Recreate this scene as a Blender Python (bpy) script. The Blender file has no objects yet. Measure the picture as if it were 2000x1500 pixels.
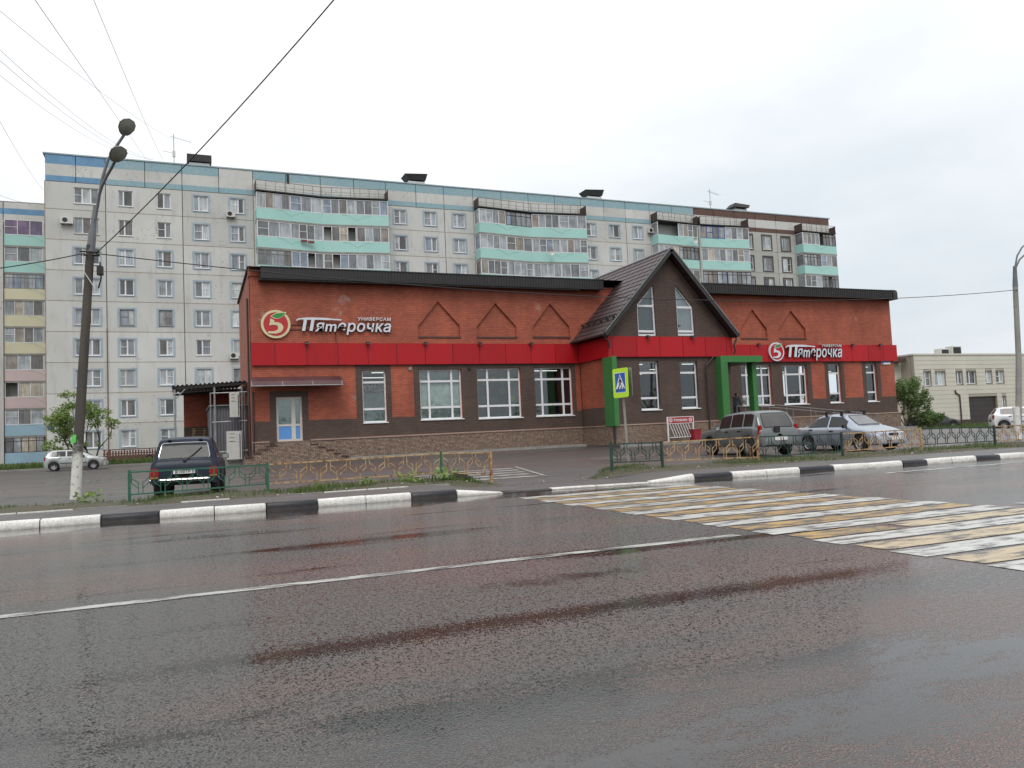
import bpy, bmesh, math, random
from mathutils import Vector, Matrix
from mathutils.geometry import tessellate_polygon
random.seed(7)
SC = bpy.context.scene
COL = SC.collection
R = math.radians

# ------------------------------------------------------------------ camera
FPX, PITCH, ROLL, YAW, CAMZ = 1547.386, 0.0632666, -0.0446332, 0.3991053, 1.30
_f = Vector((math.sin(YAW)*math.cos(PITCH), math.cos(YAW)*math.cos(PITCH), math.sin(PITCH)))
_r0 = Vector((math.cos(YAW), -math.sin(YAW), 0)); _u0 = _r0.cross(_f)
_r = _r0*math.cos(ROLL) + _u0*math.sin(ROLL)
_u = _u0*math.cos(ROLL) - _r0*math.sin(ROLL)
cam = bpy.data.cameras.new('camera'); cam.sensor_width = 36; cam.sensor_fit = 'HORIZONTAL'
cam.lens = 36*FPX/2000; cam.clip_start = 0.05; cam.clip_end = 4000
camo = bpy.data.objects.new('camera', cam); COL.objects.link(camo); SC.camera = camo
camo.matrix_world = Matrix(((_r.x,_u.x,-_f.x,0),(_r.y,_u.y,-_f.y,0),(_r.z,_u.z,-_f.z,CAMZ),(0,0,0,1)))

def at(px, py, Y):
    """survey helper: where the sight line through a photo point meets the vertical plane y = Y"""
    d = _f + _r*((px-1000)/FPX) - _u*((py-750)/FPX)
    return Vector((d.x*Y/d.y, Y, CAMZ + d.z*Y/d.y))

# ------------------------------------------------------------------ world, sun, exposure
W = bpy.data.worlds.new('World'); SC.world = W; W.use_nodes = True
nt = W.node_tree; N = nt.nodes; LK = nt.links; N.clear()
wo = N.new('ShaderNodeOutputWorld'); bg = N.new('ShaderNodeBackground'); bg.inputs[1].default_value = 0.1
sky = N.new('ShaderNodeTexSky'); sky.sky_type = 'NISHITA'; sky.sun_disc = False
sky.sun_elevation = R(52); sky.sun_rotation = R(200); sky.dust_density = 4
tc = N.new('ShaderNodeTexCoord'); sp = N.new('ShaderNodeSeparateXYZ'); LK.new(tc.outputs['Generated'], sp.inputs[0])
mpn = N.new('ShaderNodeMapping'); mpn.inputs['Scale'].default_value = (1.0, 1.0, 2.6); LK.new(tc.outputs['Generated'], mpn.inputs[0])
n1 = N.new('ShaderNodeTexNoise'); n1.inputs['Scale'].default_value = 2.3; n1.inputs['Detail'].default_value = 5; n1.inputs['Roughness'].default_value = .5
LK.new(mpn.outputs[0], n1.inputs[0])
el = N.new('ShaderNodeMapRange'); el.inputs[1].default_value = 0.04; el.inputs[2].default_value = 0.58; el.inputs[3].default_value = 0.0; el.inputs[4].default_value = .62
el.interpolation_type = 'SMOOTHSTEP'; LK.new(sp.outputs[2], el.inputs[0])
ns = N.new('ShaderNodeMapRange'); ns.inputs[1].default_value = .3; ns.inputs[2].default_value = .7; ns.inputs[3].default_value = -.10; ns.inputs[4].default_value = .52
LK.new(n1.outputs[0], ns.inputs[0])
ad = N.new('ShaderNodeMath'); ad.operation = 'ADD'; LK.new(el.outputs[0], ad.inputs[0]); LK.new(ns.outputs[0], ad.inputs[1])
rp = N.new('ShaderNodeValToRGB'); LK.new(ad.outputs[0], rp.inputs[0])
ce = rp.color_ramp.elements
ce[0].position = 0.0; ce[0].color = (4.3, 4.75, 5.1, 1)
ce[1].position = 1.0; ce[1].color = (6.75, 6.8, 6.9, 1)
e = ce.new(.45); e.color = (5.6, 5.8, 5.98, 1)
mx = N.new('ShaderNodeMix'); mx.data_type = 'RGBA'; mx.inputs[0].default_value = .95
LK.new(sky.outputs[0], mx.inputs[6]); LK.new(rp.outputs[0], mx.inputs[7])
# an overcast dome brightens evenly from the horizon to the zenith
zen = N.new('ShaderNodeMapRange'); zen.inputs[1].default_value = 0.0; zen.inputs[2].default_value = 1.0; zen.inputs[3].default_value = 1.0; zen.inputs[4].default_value = 1.35; LK.new(sp.outputs[2], zen.inputs[0])
mz = N.new('ShaderNodeMix'); mz.data_type = 'RGBA'; mz.blend_type = 'MULTIPLY'; mz.inputs[0].default_value = 1.0; LK.new(mx.outputs[2], mz.inputs[6]); LK.new(zen.outputs[0], mz.inputs[7])
LK.new(mz.outputs[2], bg.inputs[0]); LK.new(bg.outputs[0], wo.inputs[0])

sl = bpy.data.lights.new('sun', 'SUN'); sl.energy = 0.8; sl.angle = R(25); sl.color = (1, .97, .92)
so = bpy.data.objects.new('sun', sl); COL.objects.link(so)
so.rotation_euler = (R(38), 0, R(-20))
SC.view_settings.view_transform = 'Standard'; SC.view_settings.look = 'None'
SC.view_settings.exposure = 0.66; SC.view_settings.gamma = 1.0
SC.cycles.use_denoising = True
SC.cycles.max_bounces = 6; SC.cycles.transparent_max_bounces = 8; SC.cycles.caustics_reflective = False; SC.cycles.caustics_refractive = False

# ------------------------------------------------------------------ scene helpers
def wm(o):
    return o.matrix_basis.copy() if o.parent is None else wm(o.parent) @ o.matrix_parent_inverse @ o.matrix_basis
def par(o, root, keep=True):
    if keep:
        inv = wm(root).inverted(); o.parent = root; o.matrix_parent_inverse = inv
    else:
        o.parent = root
    return o
def tag(o, label=None, cat=None, group=None, kind=None):
    if label: o['label'] = label
    if cat: o['category'] = cat
    if group: o['group'] = group
    if kind: o['kind'] = kind
    return o
def empty(name, loc, rz=0, label=None, cat=None, group=None):
    o = bpy.data.objects.new(name, None); COL.objects.link(o); o.empty_display_size = .2
    o.location = loc; o.rotation_euler = (0, 0, rz)
    return tag(o, label, cat, group)
def link(name, me, parent=None, keep=True, loc=None):
    o = bpy.data.objects.new(name, me); COL.objects.link(o)
    if loc is not None: o.location = loc
    if parent is not None: par(o, parent, keep)
    return o
def copy_tree(o, parent=None):
    c = o.copy(); COL.objects.link(c); c.parent = parent
    for ch in list(o.children): copy_tree(ch, c)
    return c

class MB:
    def __init__(s): s.v = []; s.f = []; s.m = []; s.cur = 0
    def add(s, vs, fs):
        b = len(s.v); s.v += [tuple(p) for p in vs]
        for f in fs: s.f.append(tuple(b+i for i in f)); s.m.append(s.cur)
        return s
    def box(s, x0, x1, y0, y1, z0, z1):
        if x0 > x1: x0, x1 = x1, x0
        if y0 > y1: y0, y1 = y1, y0
        if z0 > z1: z0, z1 = z1, z0
        return s.add([(x0,y0,z0),(x1,y0,z0),(x1,y1,z0),(x0,y1,z0),(x0,y0,z1),(x1,y0,z1),(x1,y1,z1),(x0,y1,z1)],
              [(3,2,1,0),(4,5,6,7),(0,1,5,4),(1,2,6,5),(2,3,7,6),(3,0,4,7)])
    def hexa(s, p):
        """8 points: bottom 4 (ccw from above), top 4"""
        return s.add(p, [(3,2,1,0),(4,5,6,7),(0,1,5,4),(1,2,6,5),(2,3,7,6),(3,0,4,7)])
    def bar(s, a, b, w, h=None, up=(0,0,1)):
        """rectangular bar from a to b, w wide, h tall"""
        a = Vector(a); b = Vector(b); h = h or w; d = (b-a).normalized(); up = Vector(up)
        if abs(d.dot(up)) > .98: up = Vector((0,1,0)) if abs(d.y) < .9 else Vector((1,0,0))
        sx = d.cross(up).normalized()*w/2; sy = sx.cross(d).normalized()*h/2
        return s.add([a-sx-sy,a+sx-sy,a+sx+sy,a-sx+sy,b-sx-sy,b+sx-sy,b+sx+sy,b-sx+sy],
                     [(3,2,1,0),(4,5,6,7),(0,1,5,4),(1,2,6,5),(2,3,7,6),(3,0,4,7)])
    def tube(s, pts, r, n=8, caps=True):
        pts = [Vector(p) for p in pts]; rs = r if isinstance(r, (list, tuple)) else [r]*len(pts)
        b = len(s.v); ref = None
        for i, p in enumerate(pts):
            d = (pts[min(i+1, len(pts)-1)] - pts[max(i-1, 0)]).normalized()
            if ref is None:
                ref = Vector((0,0,1)) if abs(d.z) < .9 else Vector((1,0,0))
            u = d.cross(ref).normalized(); w = u.cross(d).normalized(); ref = w
            for k in range(n):
                a = 2*math.pi*k/n; s.v.append(tuple(p + (u*math.cos(a) + w*math.sin(a))*rs[i]))
        for i in range(len(pts)-1):
            for k in range(n):
                k2 = (k+1) % n
                s.f.append((b+i*n+k, b+i*n+k2, b+(i+1)*n+k2, b+(i+1)*n+k)); s.m.append(s.cur)
        if caps:
            s.f.append(tuple(b+k for k in range(n))[::-1]); s.m.append(s.cur)
            e = b+(len(pts)-1)*n; s.f.append(tuple(e+k for k in range(n))); s.m.append(s.cur)
        return s
    def prism(s, poly, fn, d0, d1):
        """extrude 2D polygon (list of (a,b)) between depths d0 and d1; fn(a,b,d)->xyz"""
        n = len(poly); b = len(s.v)
        s.v += [tuple(fn(a, c, d0)) for a, c in poly] + [tuple(fn(a, c, d1)) for a, c in poly]
        tris = tessellate_polygon([[Vector((a, c, 0)) for a, c in poly]])
        for t in tris:
            s.f.append(tuple(b+i for i in t)); s.m.append(s.cur)
            s.f.append(tuple(b+n+i for i in reversed(t))); s.m.append(s.cur)
        for i in range(n):
            j = (i+1) % n; s.f.append((b+i, b+j, b+n+j, b+n+i)); s.m.append(s.cur)
        return s
    def plate(s, outer, holes, fn, d0, d1):
        """plate with holes: front at d0, back reveal to d1"""
        loops = [outer] + holes; flat = [p for l in loops for p in l]; b = len(s.v); n = len(flat)
        s.v += [tuple(fn(a, c, d0)) for a, c in flat] + [tuple(fn(a, c, d1)) for a, c in flat]
        for t in tessellate_polygon([[Vector((a, c, 0)) for a, c in l] for l in loops]):
            s.f.append(tuple(b+i for i in t)); s.m.append(s.cur)
        o = 0
        for l in loops:
            for i in range(len(l)):
                j = (i+1) % len(l)
                s.f.append((b+o+i, b+o+j, b+n+o+j, b+n+o+i)); s.m.append(s.cur)
            o += len(l)
        return s
    def lathe(s, prof, axis='z', n=16, c=(0,0,0)):
        b = len(s.v); m = len(prof)
        for k in range(n):
            a = 2*math.pi*k/n
            for r, h in prof:
                p = (r*math.cos(a), r*math.sin(a), h)
                if axis == 'y': p = (r*math.cos(a), h, r*math.sin(a))
                s.v.append((p[0]+c[0], p[1]+c[1], p[2]+c[2]))
        for k in range(n):
            k2 = (k+1) % n
            for i in range(m-1):
                s.f.append((b+k*m+i, b+k2*m+i, b+k2*m+i+1, b+k*m+i+1)); s.m.append(s.cur)
        return s
    def mesh(s, name, mats, smooth=None):
        me = bpy.data.meshes.new(name); me.from_pydata(s.v, [], s.f)
        if not isinstance(mats, (list, tuple)): mats = [mats]
        for m in mats: me.materials.append(m)
        if len(mats) > 1: me.polygons.foreach_set('material_index', s.m)
        bm = bmesh.new(); bm.from_mesh(me); bmesh.ops.recalc_face_normals(bm, faces=bm.faces); bm.to_mesh(me); bm.free()
        if smooth is not None:
            me.polygons.foreach_set('use_smooth', [True]*len(me.polygons)); me.set_sharp_from_angle(angle=R(smooth))
        me.update(); return me
    def build(s, name, mats, parent=None, keep=True, smooth=None):
        return link(name, s.mesh(name, mats, smooth), parent, keep)

def rect(x0, z0, x1, z1): return [(x0,z0),(x1,z0),(x1,z1),(x0,z1)]

# ------------------------------------------------------------------ materials
def nodes(name):
    m = bpy.data.materials.new(name); m.use_nodes = True; t = m.node_tree
    return m, t, t.nodes['Principled BSDF']
def noise(t, scale, detail=3, vec=None, rough=.55):
    n = t.nodes.new('ShaderNodeTexNoise'); n.inputs['Scale'].default_value = scale; n.inputs['Detail'].default_value = detail
    n.inputs['Roughness'].default_value = rough
    if vec: t.links.new(vec, n.inputs['Vector'])
    return n.outputs[0]
def mapr(t, src, a, b, c, d, smooth=False):
    n = t.nodes.new('ShaderNodeMapRange'); n.inputs[1].default_value = a; n.inputs[2].default_value = b; n.inputs[3].default_value = c; n.inputs[4].default_value = d
    if smooth: n.interpolation_type = 'SMOOTHSTEP'
    t.links.new(src, n.inputs[0]); return n.outputs[0]
def math2(t, op, a, b=None):
    n = t.nodes.new('ShaderNodeMath'); n.operation = op
    for i, v in enumerate((a, b)):
        if v is None: continue
        if isinstance(v, (int, float)): n.inputs[i].default_value = v
        else: t.links.new(v, n.inputs[i])
    return n.outputs[0]
def mixc(t, fac, a, b, mode='MIX'):
    n = t.nodes.new('ShaderNodeMix'); n.data_type = 'RGBA'; n.blend_type = mode
    for i, v in ((0, fac), (6, a), (7, b)):
        if isinstance(v, (int, float)): n.inputs[i].default_value = v
        elif isinstance(v, tuple): n.inputs[i].default_value = (*v, 1)
        else: t.links.new(v, n.inputs[i])
    return n.outputs[2]
def pos(t):
    return t.nodes.new('ShaderNodeNewGeometry').outputs['Position']
def objc(t):
    return t.nodes.new('ShaderNodeTexCoord').outputs['Object']
def mapping(t, vec, scale=(1,1,1), loc=(0,0,0)):
    n = t.nodes.new('ShaderNodeMapping'); n.inputs['Scale'].default_value = scale; n.inputs['Location'].default_value = loc
    t.links.new(vec, n.inputs[0]); return n.outputs[0]
def bump(t, p, h, strength=.3, dist=.01):
    n = t.nodes.new('ShaderNodeBump'); n.inputs['Strength'].default_value = strength; n.inputs['Distance'].default_value = dist
    t.links.new(h, n.inputs['Height']); t.links.new(n.outputs[0], p.inputs['Normal'])
def setp(p, **k):
    for n, v in k.items():
        i = p.inputs[n.replace('_', ' ')]
        i.default_value = (*v, 1) if isinstance(v, tuple) else v
def mat(name, col, rough=.6, var=.25, scale=3.0, metallic=0, col2=None, bmp=0, world=True, spec=.5, fine=None, stretch=(1,1,1), coat=0):
    """procedural paint / plaster / metal: two tones mixed by noise, optional relief and vertical streaks"""
    m, t, p = nodes(name); setp(p, Roughness=rough, Metallic=metallic, Specular_IOR_Level=spec, Coat_Weight=coat)
    if coat: setp(p, Coat_Roughness=.05)
    v = mapping(t, pos(t) if world else objc(t), stretch)
    c2 = col2 or tuple(c*(1-var) for c in col)
    f = mapr(t, noise(t, scale, 5, v), .3, .7, 0, 1)
    c = mixc(t, f, col, c2)
    if fine:
        g = mapr(t, noise(t, fine, 3, v), .35, .65, .8, 1.12); c = mixc(t, 1.0, c, g, 'MULTIPLY')
    t.links.new(c, p.inputs['Base Color'])
    t.links.new(mapr(t, noise(t, scale*2.3, 3, v), .3, .7, max(.02, rough-.08), min(1, rough+.08)), p.inputs['Roughness'])
    if bmp: bump(t, p, noise(t, (fine or scale*6), 4, v), bmp, .02)
    return m
def emit(name, col, s):
    m, t, p = nodes(name); setp(p, Base_Color=col, Emission_Color=col, Emission_Strength=s); return m
# ------------------------------------------------------------------ shared materials
def make_road(name, wetness=0.0, tint=1.0, lot=False):
    m, t, p = nodes(name)
    P = pos(t); s = t.nodes.new('ShaderNodeSeparateXYZ'); t.links.new(P, s.inputs[0]); X, Y = s.outputs[0], s.outputs[1]
    lng = mapping(t, P, (.16, .75, 1)); big = noise(t, 1.0, 5, lng); red = mapr(t, noise(t, .55, 4, mapping(t, P, (.35, .9, 1), (3, 8, 0))), .42, .62, 0, 1, True)
    vo = t.nodes.new('ShaderNodeTexVoronoi'); vo.inputs['Scale'].default_value = 92; t.links.new(P, vo.inputs['Vector']); agg = mapr(t, vo.outputs['Distance'], .05, .75, 1, 0); agg2 = noise(t, 26, 3, P, .65)
    col = mixc(t, red, (.094*tint, .090*tint, .086*tint), (.136*tint, .094*tint, .083*tint))
    col = mixc(t, 1.0, col, mapr(t, agg, 0, 1, .35, 1.6), 'MULTIPLY')
    chip_glints = mapr(t, noise(t, 110, 1, P), .66, .70, 0, 1); col = mixc(t, math2(t, 'MULTIPLY', chip_glints, .6), col, (.30, .27, .25))  # pale stone chips and wet glints, both painted into the grain colour
    # standing water: long shallow ruts, one deep rut along the near lane, the gutter along the kerb
    w = mapr(t, math2(t, 'ADD', big, math2(t, 'MULTIPLY', math2(t, 'SUBTRACT', agg2, .5), .35)), .575-wetness, .64-wetness, 0, 1, True)
    rut = mapr(t, math2(t, 'ABSOLUTE', math2(t, 'SUBTRACT', math2(t, 'ADD', Y, math2(t, 'MULTIPLY', noise(t, 2.2, 4, P), .3)), 5.35)), .02, .27, 1, 0)
    rut = math2(t, 'MULTIPLY', rut, mapr(t, X, -1.0, .6, 0, 1)); rut = math2(t, 'MULTIPLY', rut, mapr(t, X, 5.2, 6.4, 1, 0))
    rut = mapr(t, math2(t, 'ADD', rut, math2(t, 'MULTIPLY', math2(t, 'SUBTRACT', math2(t, 'ADD', agg2, math2(t, 'MULTIPLY', agg, -.5)), .22), 3.0)), .45, .80, 0, 1)
    gut = mapr(t, math2(t, 'ADD', Y, math2(t, 'MULTIPLY', noise(t, .55, 5, mapping(t, P, (.5, 1, 1))), 3.4)), 16.55, 16.75, 0, 1)
    gut2 = mapr(t, math2(t, 'ABSOLUTE', math2(t, 'SUBTRACT', math2(t, 'ADD', Y, math2(t, 'MULTIPLY', noise(t, .5, 3, P), .5)), 13.6)), .03, .10, 1, 0)
    gut2 = math2(t, 'MULTIPLY', gut2, mapr(t, noise(t, .35, 2, P), .46, .52, 0, 1))
    near = math2(t, 'MULTIPLY', mapr(t, math2(t, 'ABSOLUTE', math2(t, 'SUBTRACT', math2(t, 'ADD', Y, math2(t, 'MULTIPLY', X, .13)), 3.35)), .25, 1.5, 1, 0), mapr(t, noise(t, 1.1, 7, mapping(t, P, (.55, 1.4, 1)), .62), .40, .62, 0, 1))
    near = mapr(t, math2(t, 'ADD', near, math2(t, 'MULTIPLY', math2(t, 'SUBTRACT', math2(t, 'ADD', agg2, math2(t, 'MULTIPLY', agg, -.35)), .30), 1.1)), .36, .62, 0, 1)
    dx_ = math2(t, 'MULTIPLY', math2(t, 'SUBTRACT', X, 3.05), .75); dy_ = math2(t, 'MULTIPLY', math2(t, 'SUBTRACT', Y, 6.45), 2.9)
    hol = math2(t, 'SUBTRACT', 1.0, math2(t, 'ADD', math2(t, 'MULTIPLY', dx_, dx_), math2(t, 'MULTIPLY', dy_, dy_)))
    hol = mapr(t, math2(t, 'ADD', hol, math2(t, 'MULTIPLY', math2(t, 'SUBTRACT', math2(t, 'ADD', agg2, noise(t, 3.0, 5, P)), 1.0), 2.0)), .60, .9, 0, .85)
    rut = math2(t, 'MAXIMUM', math2(t, 'MAXIMUM', rut, hol), near)
    if not lot: w = math2(t, 'MAXIMUM', w, math2(t, 'MAXIMUM', rut, math2(t, 'MAXIMUM', gut, gut2)))
    col = mixc(t, w, col, mixc(t, 1.0, col, (.26, .24, .22), 'MULTIPLY'))
    t.links.new(col, p.inputs['Base Color'])
    damp = mapr(t, noise(t, .8, 4, lng), .3, .7, .29, .44)
    ro = t.nodes.new('ShaderNodeMix'); t.links.new(w, ro.inputs[0]); t.links.new(damp, ro.inputs[2]); ro.inputs[3].default_value = .045
    t.links.new(ro.outputs[0], p.inputs['Roughness'])
    b = t.nodes.new('ShaderNodeBump'); b.inputs['Distance'].default_value = .0042
    t.links.new(math2(t, 'ADD', agg, math2(t, 'MULTIPLY', agg2, .9)), b.inputs['Height'])
    t.links.new(mapr(t, w, 0, 1, 1.0, .06), b.inputs['Strength']); t.links.new(b.outputs[0], p.inputs['Normal'])
    setp(p, Specular_IOR_Level=.65)
    return m
M = {}
M['road'] = make_road('wet road asphalt')
M['lot'] = make_road('wet parking asphalt', .0, .85, True)
M['walk'] = mat('damp pavement asphalt', (.10, .088, .083), .42, .3, 1.2, fine=60, bmp=.35, col2=(.068, .064, .063))
def make_paint(name, col, wear):
    m, t, p = nodes(name); P = pos(t)
    f = mapr(t, math2(t, 'ADD', noise(t, 7, 5, mapping(t, P, (.35, 1, 1))), math2(t, 'MULTIPLY', noise(t, 60, 2, P), .25)), wear, wear+.16, 0, 1)
    c = mixc(t, mapr(t, noise(t, 1.4, 4, P), .3, .7, 0, 1), col, tuple(v*.78 for v in col))
    t.links.new(mixc(t, f, c, (.075, .066, .062)), p.inputs['Base Color']); setp(p, Roughness=.4)
    bump(t, p, noise(t, 75, 2, P), .3, .008); return m
M['paint_white'] = make_paint('worn white road paint', (.55, .55, .52), .595)
M['paint_yellow'] = make_paint('worn yellow road paint', (.48, .30, .09), .545)
M['paint_pale'] = make_paint('faded cream road paint', (.54, .43, .27), .60)
M['paint_thin'] = make_paint('thin white paint', (.50, .50, .47), .575)
def grime(m, lo, hi, col, amt=.8, scale=5):
    # splashed mud climbing unevenly from the foot of a thing
    t = m.node_tree; p = t.nodes['Principled BSDF']; P = pos(t); sx = t.nodes.new('ShaderNodeSeparateXYZ'); t.links.new(P, sx.inputs[0])
    src = p.inputs['Base Color'].links[0].from_socket
    f = mapr(t, math2(t, 'ADD', sx.outputs[2], math2(t, 'MULTIPLY', math2(t, 'SUBTRACT', noise(t, scale, 6, P, .7), .5), (hi-lo)*3)), lo, hi, amt, 0)
    t.links.new(mixc(t, f, src, col), p.inputs['Base Color']); return m
M['kerb_white'] = mat('white kerb paint', (.74, .73, .70), .55, .3, 2.5, col2=(.60, .58, .54), fine=25, bmp=.3)
M['kerb_black'] = mat('black kerb paint', (.012, .012, .018), .42, .3, 4, fine=30, bmp=.3)
grime(M['kerb_white'], .0, .05, (.22, .19, .16), .6); grime(M['kerb_black'], .0, .06, (.06, .05, .042), .7)
M['concrete'] = mat('grey concrete', (.30, .29, .27), .75, .3, 1.5, fine=30, bmp=.3)
M['soil'] = mat('muddy verge soil', (.085, .066, .046), .8, .4, 2.2, col2=(.06, .062, .030), fine=35, bmp=.6)
M['turf'] = mat('grassy turf', (.055, .085, .022), .85, .4, 1.2, col2=(.09, .085, .03), fine=30, bmp=.6)

# ------------------------------------------------------------------ terrain
def lerp(x, pts):
    if x <= pts[0][0]: return pts[0][1]
    for (a, b), (c, d) in zip(pts, pts[1:]):
        if x <= c: return b + (d-b)*(x-a)/(c-a)
    return pts[-1][1]
def sm(a, b, x):
    k = min(1, max(0, (x-a)/(b-a))); return k*k*(3-2*k)
def g(x, y):
    left = lerp(y, [(19, -.08), (22, -.06), (45, .03), (65, .12), (72, .30), (80, .60)])
    mid = lerp(y, [(19, .02), (22, .08), (39, .42), (60, .5), (80, .75)]) + max(0, min(1, (x-3)/42))*.13*sm(20, 38, y)
    right = lerp(y, [(19, .05), (35, .10), (80, .3)])
    h = left + (mid-left)*sm(-2, 5, x); return h + (right-h)*sm(43, 52, x)
def kerb_y(x): return lerp(x, [(-60, 16.9), (5, 16.6), (12, 15.95), (21, 15.15), (30, 14.7), (80, 13.4)])
def kerb_h(x): return lerp(x, [(5.55, .15), (6.6, .045), (10.2, .045), (11.35, .15)])

gr = MB(); gr.add([(-1500,-1500,-.30),(1500,-1500,-.30),(1500,1500,-.30),(-1500,1500,-.30)], [(0,1,2,3)])
tag(gr.build('ground', M['turf']), kind='structure')
ROAD = link('road', (lambda b: b.mesh('road', M['road']))(MB().add([(-70,-14,0),(90,-14,0),(90,17.2,0),(-70,17.2,0)], [(0,1,2,3)])))
tag(ROAD, kind='structure')
def sheet(name, m, xs, ys, zf, yf=None):
    b = MB(); n = len(ys)
    for x in xs:
        for y in ys:
            yy = yf(x, y) if yf else y
            b.v.append((x, yy, zf(x, yy)))
    for i in range(len(xs)-1):
        for j in range(n-1):
            b.f.append((i*n+j, (i+1)*n+j, (i+1)*n+j+1, i*n+j+1)); b.m.append(0)
    o = b.build(name, m, smooth=60); tag(o, kind='structure'); return o
fr = lambda a, b, s: [a + (b-a)*i/round((b-a)/s) for i in range(round((b-a)/s)+1)]
# pavement between kerb and verge; t in 0..1 across
def walk_z(x, t): return kerb_h(x) - .008 + .02*t
def walk_out(x): return lerp(x, [(-60, 18.7), (6, 18.4), (7.2, 18.2), (11, 18.0), (12.2, 17.45), (20, 17.2), (40, 16.8), (80, 15.6)])
sheet('pavement', M['walk'], fr(-60, 80, .5), [0, .25, .5, .75, 1], lambda x, y: walk_z(x, (y-kerb_y(x)-.1)/(walk_out(x)-kerb_y(x)-.1)),
      lambda x, t: kerb_y(x) + .1 + t*(walk_out(x)-kerb_y(x)-.1))
# verge strips left and right of the driveway
def verge_z(x, y):
    h = verge_h(x, y); k = min(1-sm(6.3, 7.4, x), 1) if x < 8.5 else sm(9.8, 11.2, x)
    return walk_z(x, 1)*(1-k) + h*k + .004
def verge_h(x, y): return .17 + .05*math.sin(x*1.7)*.5 + .03*math.sin(x*4.1+y*3) + .05*math.exp(-((y-19.2)/.5)**2)
def verge_l(x): return [lerp(x, [(-60, 18.72), (6, 18.42), (7.4, 18.3)]), lerp(x, [(-60, 20.6), (6.6, 20.5), (7.3, 19.6)])]
def verge_r(x): return [walk_out(x)+.0, lerp(x, [(9.6, 18.4), (11.3, 20.1), (20, 19.9), (40, 19.6), (80, 19.4)])]
def strip(name, x0, x1, ed, m):
    xs = fr(x0, x1, .3); ts = [0, .12, .3, .5, .7, .88, 1]
    return sheet(name, m, xs, ts, lambda x, y: (verge_z(x, y) if ed(x)[0]+.05 < y < ed(x)[1]-.05 else (walk_z(x, 1) if y < ed(x)[0]+.06 else g(x, y)-.01)),
                 lambda x, t: ed(x)[0] + t*(ed(x)[1]-ed(x)[0]))
strip('verge_left', -60, 7.4, verge_l, M['soil'])
strip('verge_right', 9.9, 80, verge_r, M['soil'])
# driveway mouth and parking lot
def lot_z(x, y):
    k = sm(18.1, 20.4, y); base = walk_z(x, 1)*(1-k) + g(x, y)*k
    return base if 6.5 < x < 12.5 else g(x, y)*sm(18.0, 19.0, y) + (1-sm(18.0, 19.0, y))*(-.05)
LOT = sheet('parking_lot', M['lot'], fr(-60, 100, 1.0), [17.9, 18.3, 18.7, 19.1, 19.5, 19.9, 20.4, 21, 22, 24, 26, 29, 32, 36, 39, 42, 46, 50, 54, 60, 66, 72, 80, 95, 130], lot_z)
# hatching painted on the driveway
for k in range(5):
    y0 = 20.9 + k*.98; x0 = 6.2 + k*.1; x1 = 9.55 + k*.22
    b = MB(); xs = fr(x0, x1, .4)
    for x in xs: b.v += [(x, y0, lot_z(x, y0)+.006), (x, y0+.34, lot_z(x, y0+.34)+.006)]
    for i in range(len(xs)-1): b.f.append((2*i, 2*i+2, 2*i+3, 2*i+1)); b.m.append(0)
    b.build('painted_stripe', M['paint_thin'], LOT)
b = MB()
for k in range(8):
    y0 = 20.75 + k*.62; x = 9.62 + k*.14
    b.add([(x, y0, lot_z(x,y0)+.01), (x+.13, y0, lot_z(x,y0)+.01), (x+.27, y0+.62, lot_z(x,y0+.62)+.01), (x+.14, y0+.62, lot_z(x,y0+.62)+.01)], [(0,1,2,3)])
b.build('painted_edge_line', M['paint_thin'], LOT)
for (x0, x1, y0, dy) in ((-6.6,-5.0,43.2,.10), (-4.6,-3.2,45.5,.08), (1.5,3.4,31.5,.10), (9.5,12.4,33.0,.10), (14.5,17.6,27.2,.10), (-9.5,-7.5,33.0,.10)):
    b = MB(); b.add([(x0,y0,g(x0,y0)+.012),(x1,y0,g(x1,y0)+.012),(x1,y0+dy*2,g(x1,y0+dy*2)+.012),(x0,y0+dy*2,g(x0,y0+dy*2)+.012)], [(0,1,2,3)])
    b.build('parking_line', M['paint_thin'], LOT)

# ------------------------------------------------------------------ road markings
def stripe(name, x0, x1, y0, y1, m, z=.005):
    b = MB(); rr = random.Random(int(y0*100)); xs = fr(x0, x1, .35); n = len(xs)
    for x in xs: b.v += [(x, y0+rr.uniform(-.012,.012), z), (x, y1+rr.uniform(-.012,.012), z)]
    for i in range(n-1): b.f.append((2*i, 2*i+2, 2*i+3, 2*i+1)); b.m.append(0)
    return b.build(name, m, ROAD)
stripe('centre_line', -60, 6.02, 7.60, 7.745, M['paint_thin'])
stripe('edge_line', 15.2, 40, 13.75, 13.9, M['paint_white'])
stripe('centre_line', 10.9, 60, 7.60, 7.745, M['paint_thin'])
for k in range(-4, 10):
    y0 = 5.36 + 1.02*k
    if y0 < 14.75: stripe('zebra_stripe', 6.33, 10.5, y0, y0+.43, M['paint_white'] if k != 6 else M['paint_thin'])
    if k == 1: stripe('zebra_stripe', 7.95, 10.45, y0+.52, y0+.91, M['paint_pale'])
    if y0 < 13.9: stripe('zebra_stripe', 6.40, (10.4 if k != 1 else 7.75) if k > 0 else 10.5, y0+.50, y0+.93, M['paint_pale'] if k < 1 else M['paint_yellow'])

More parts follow.
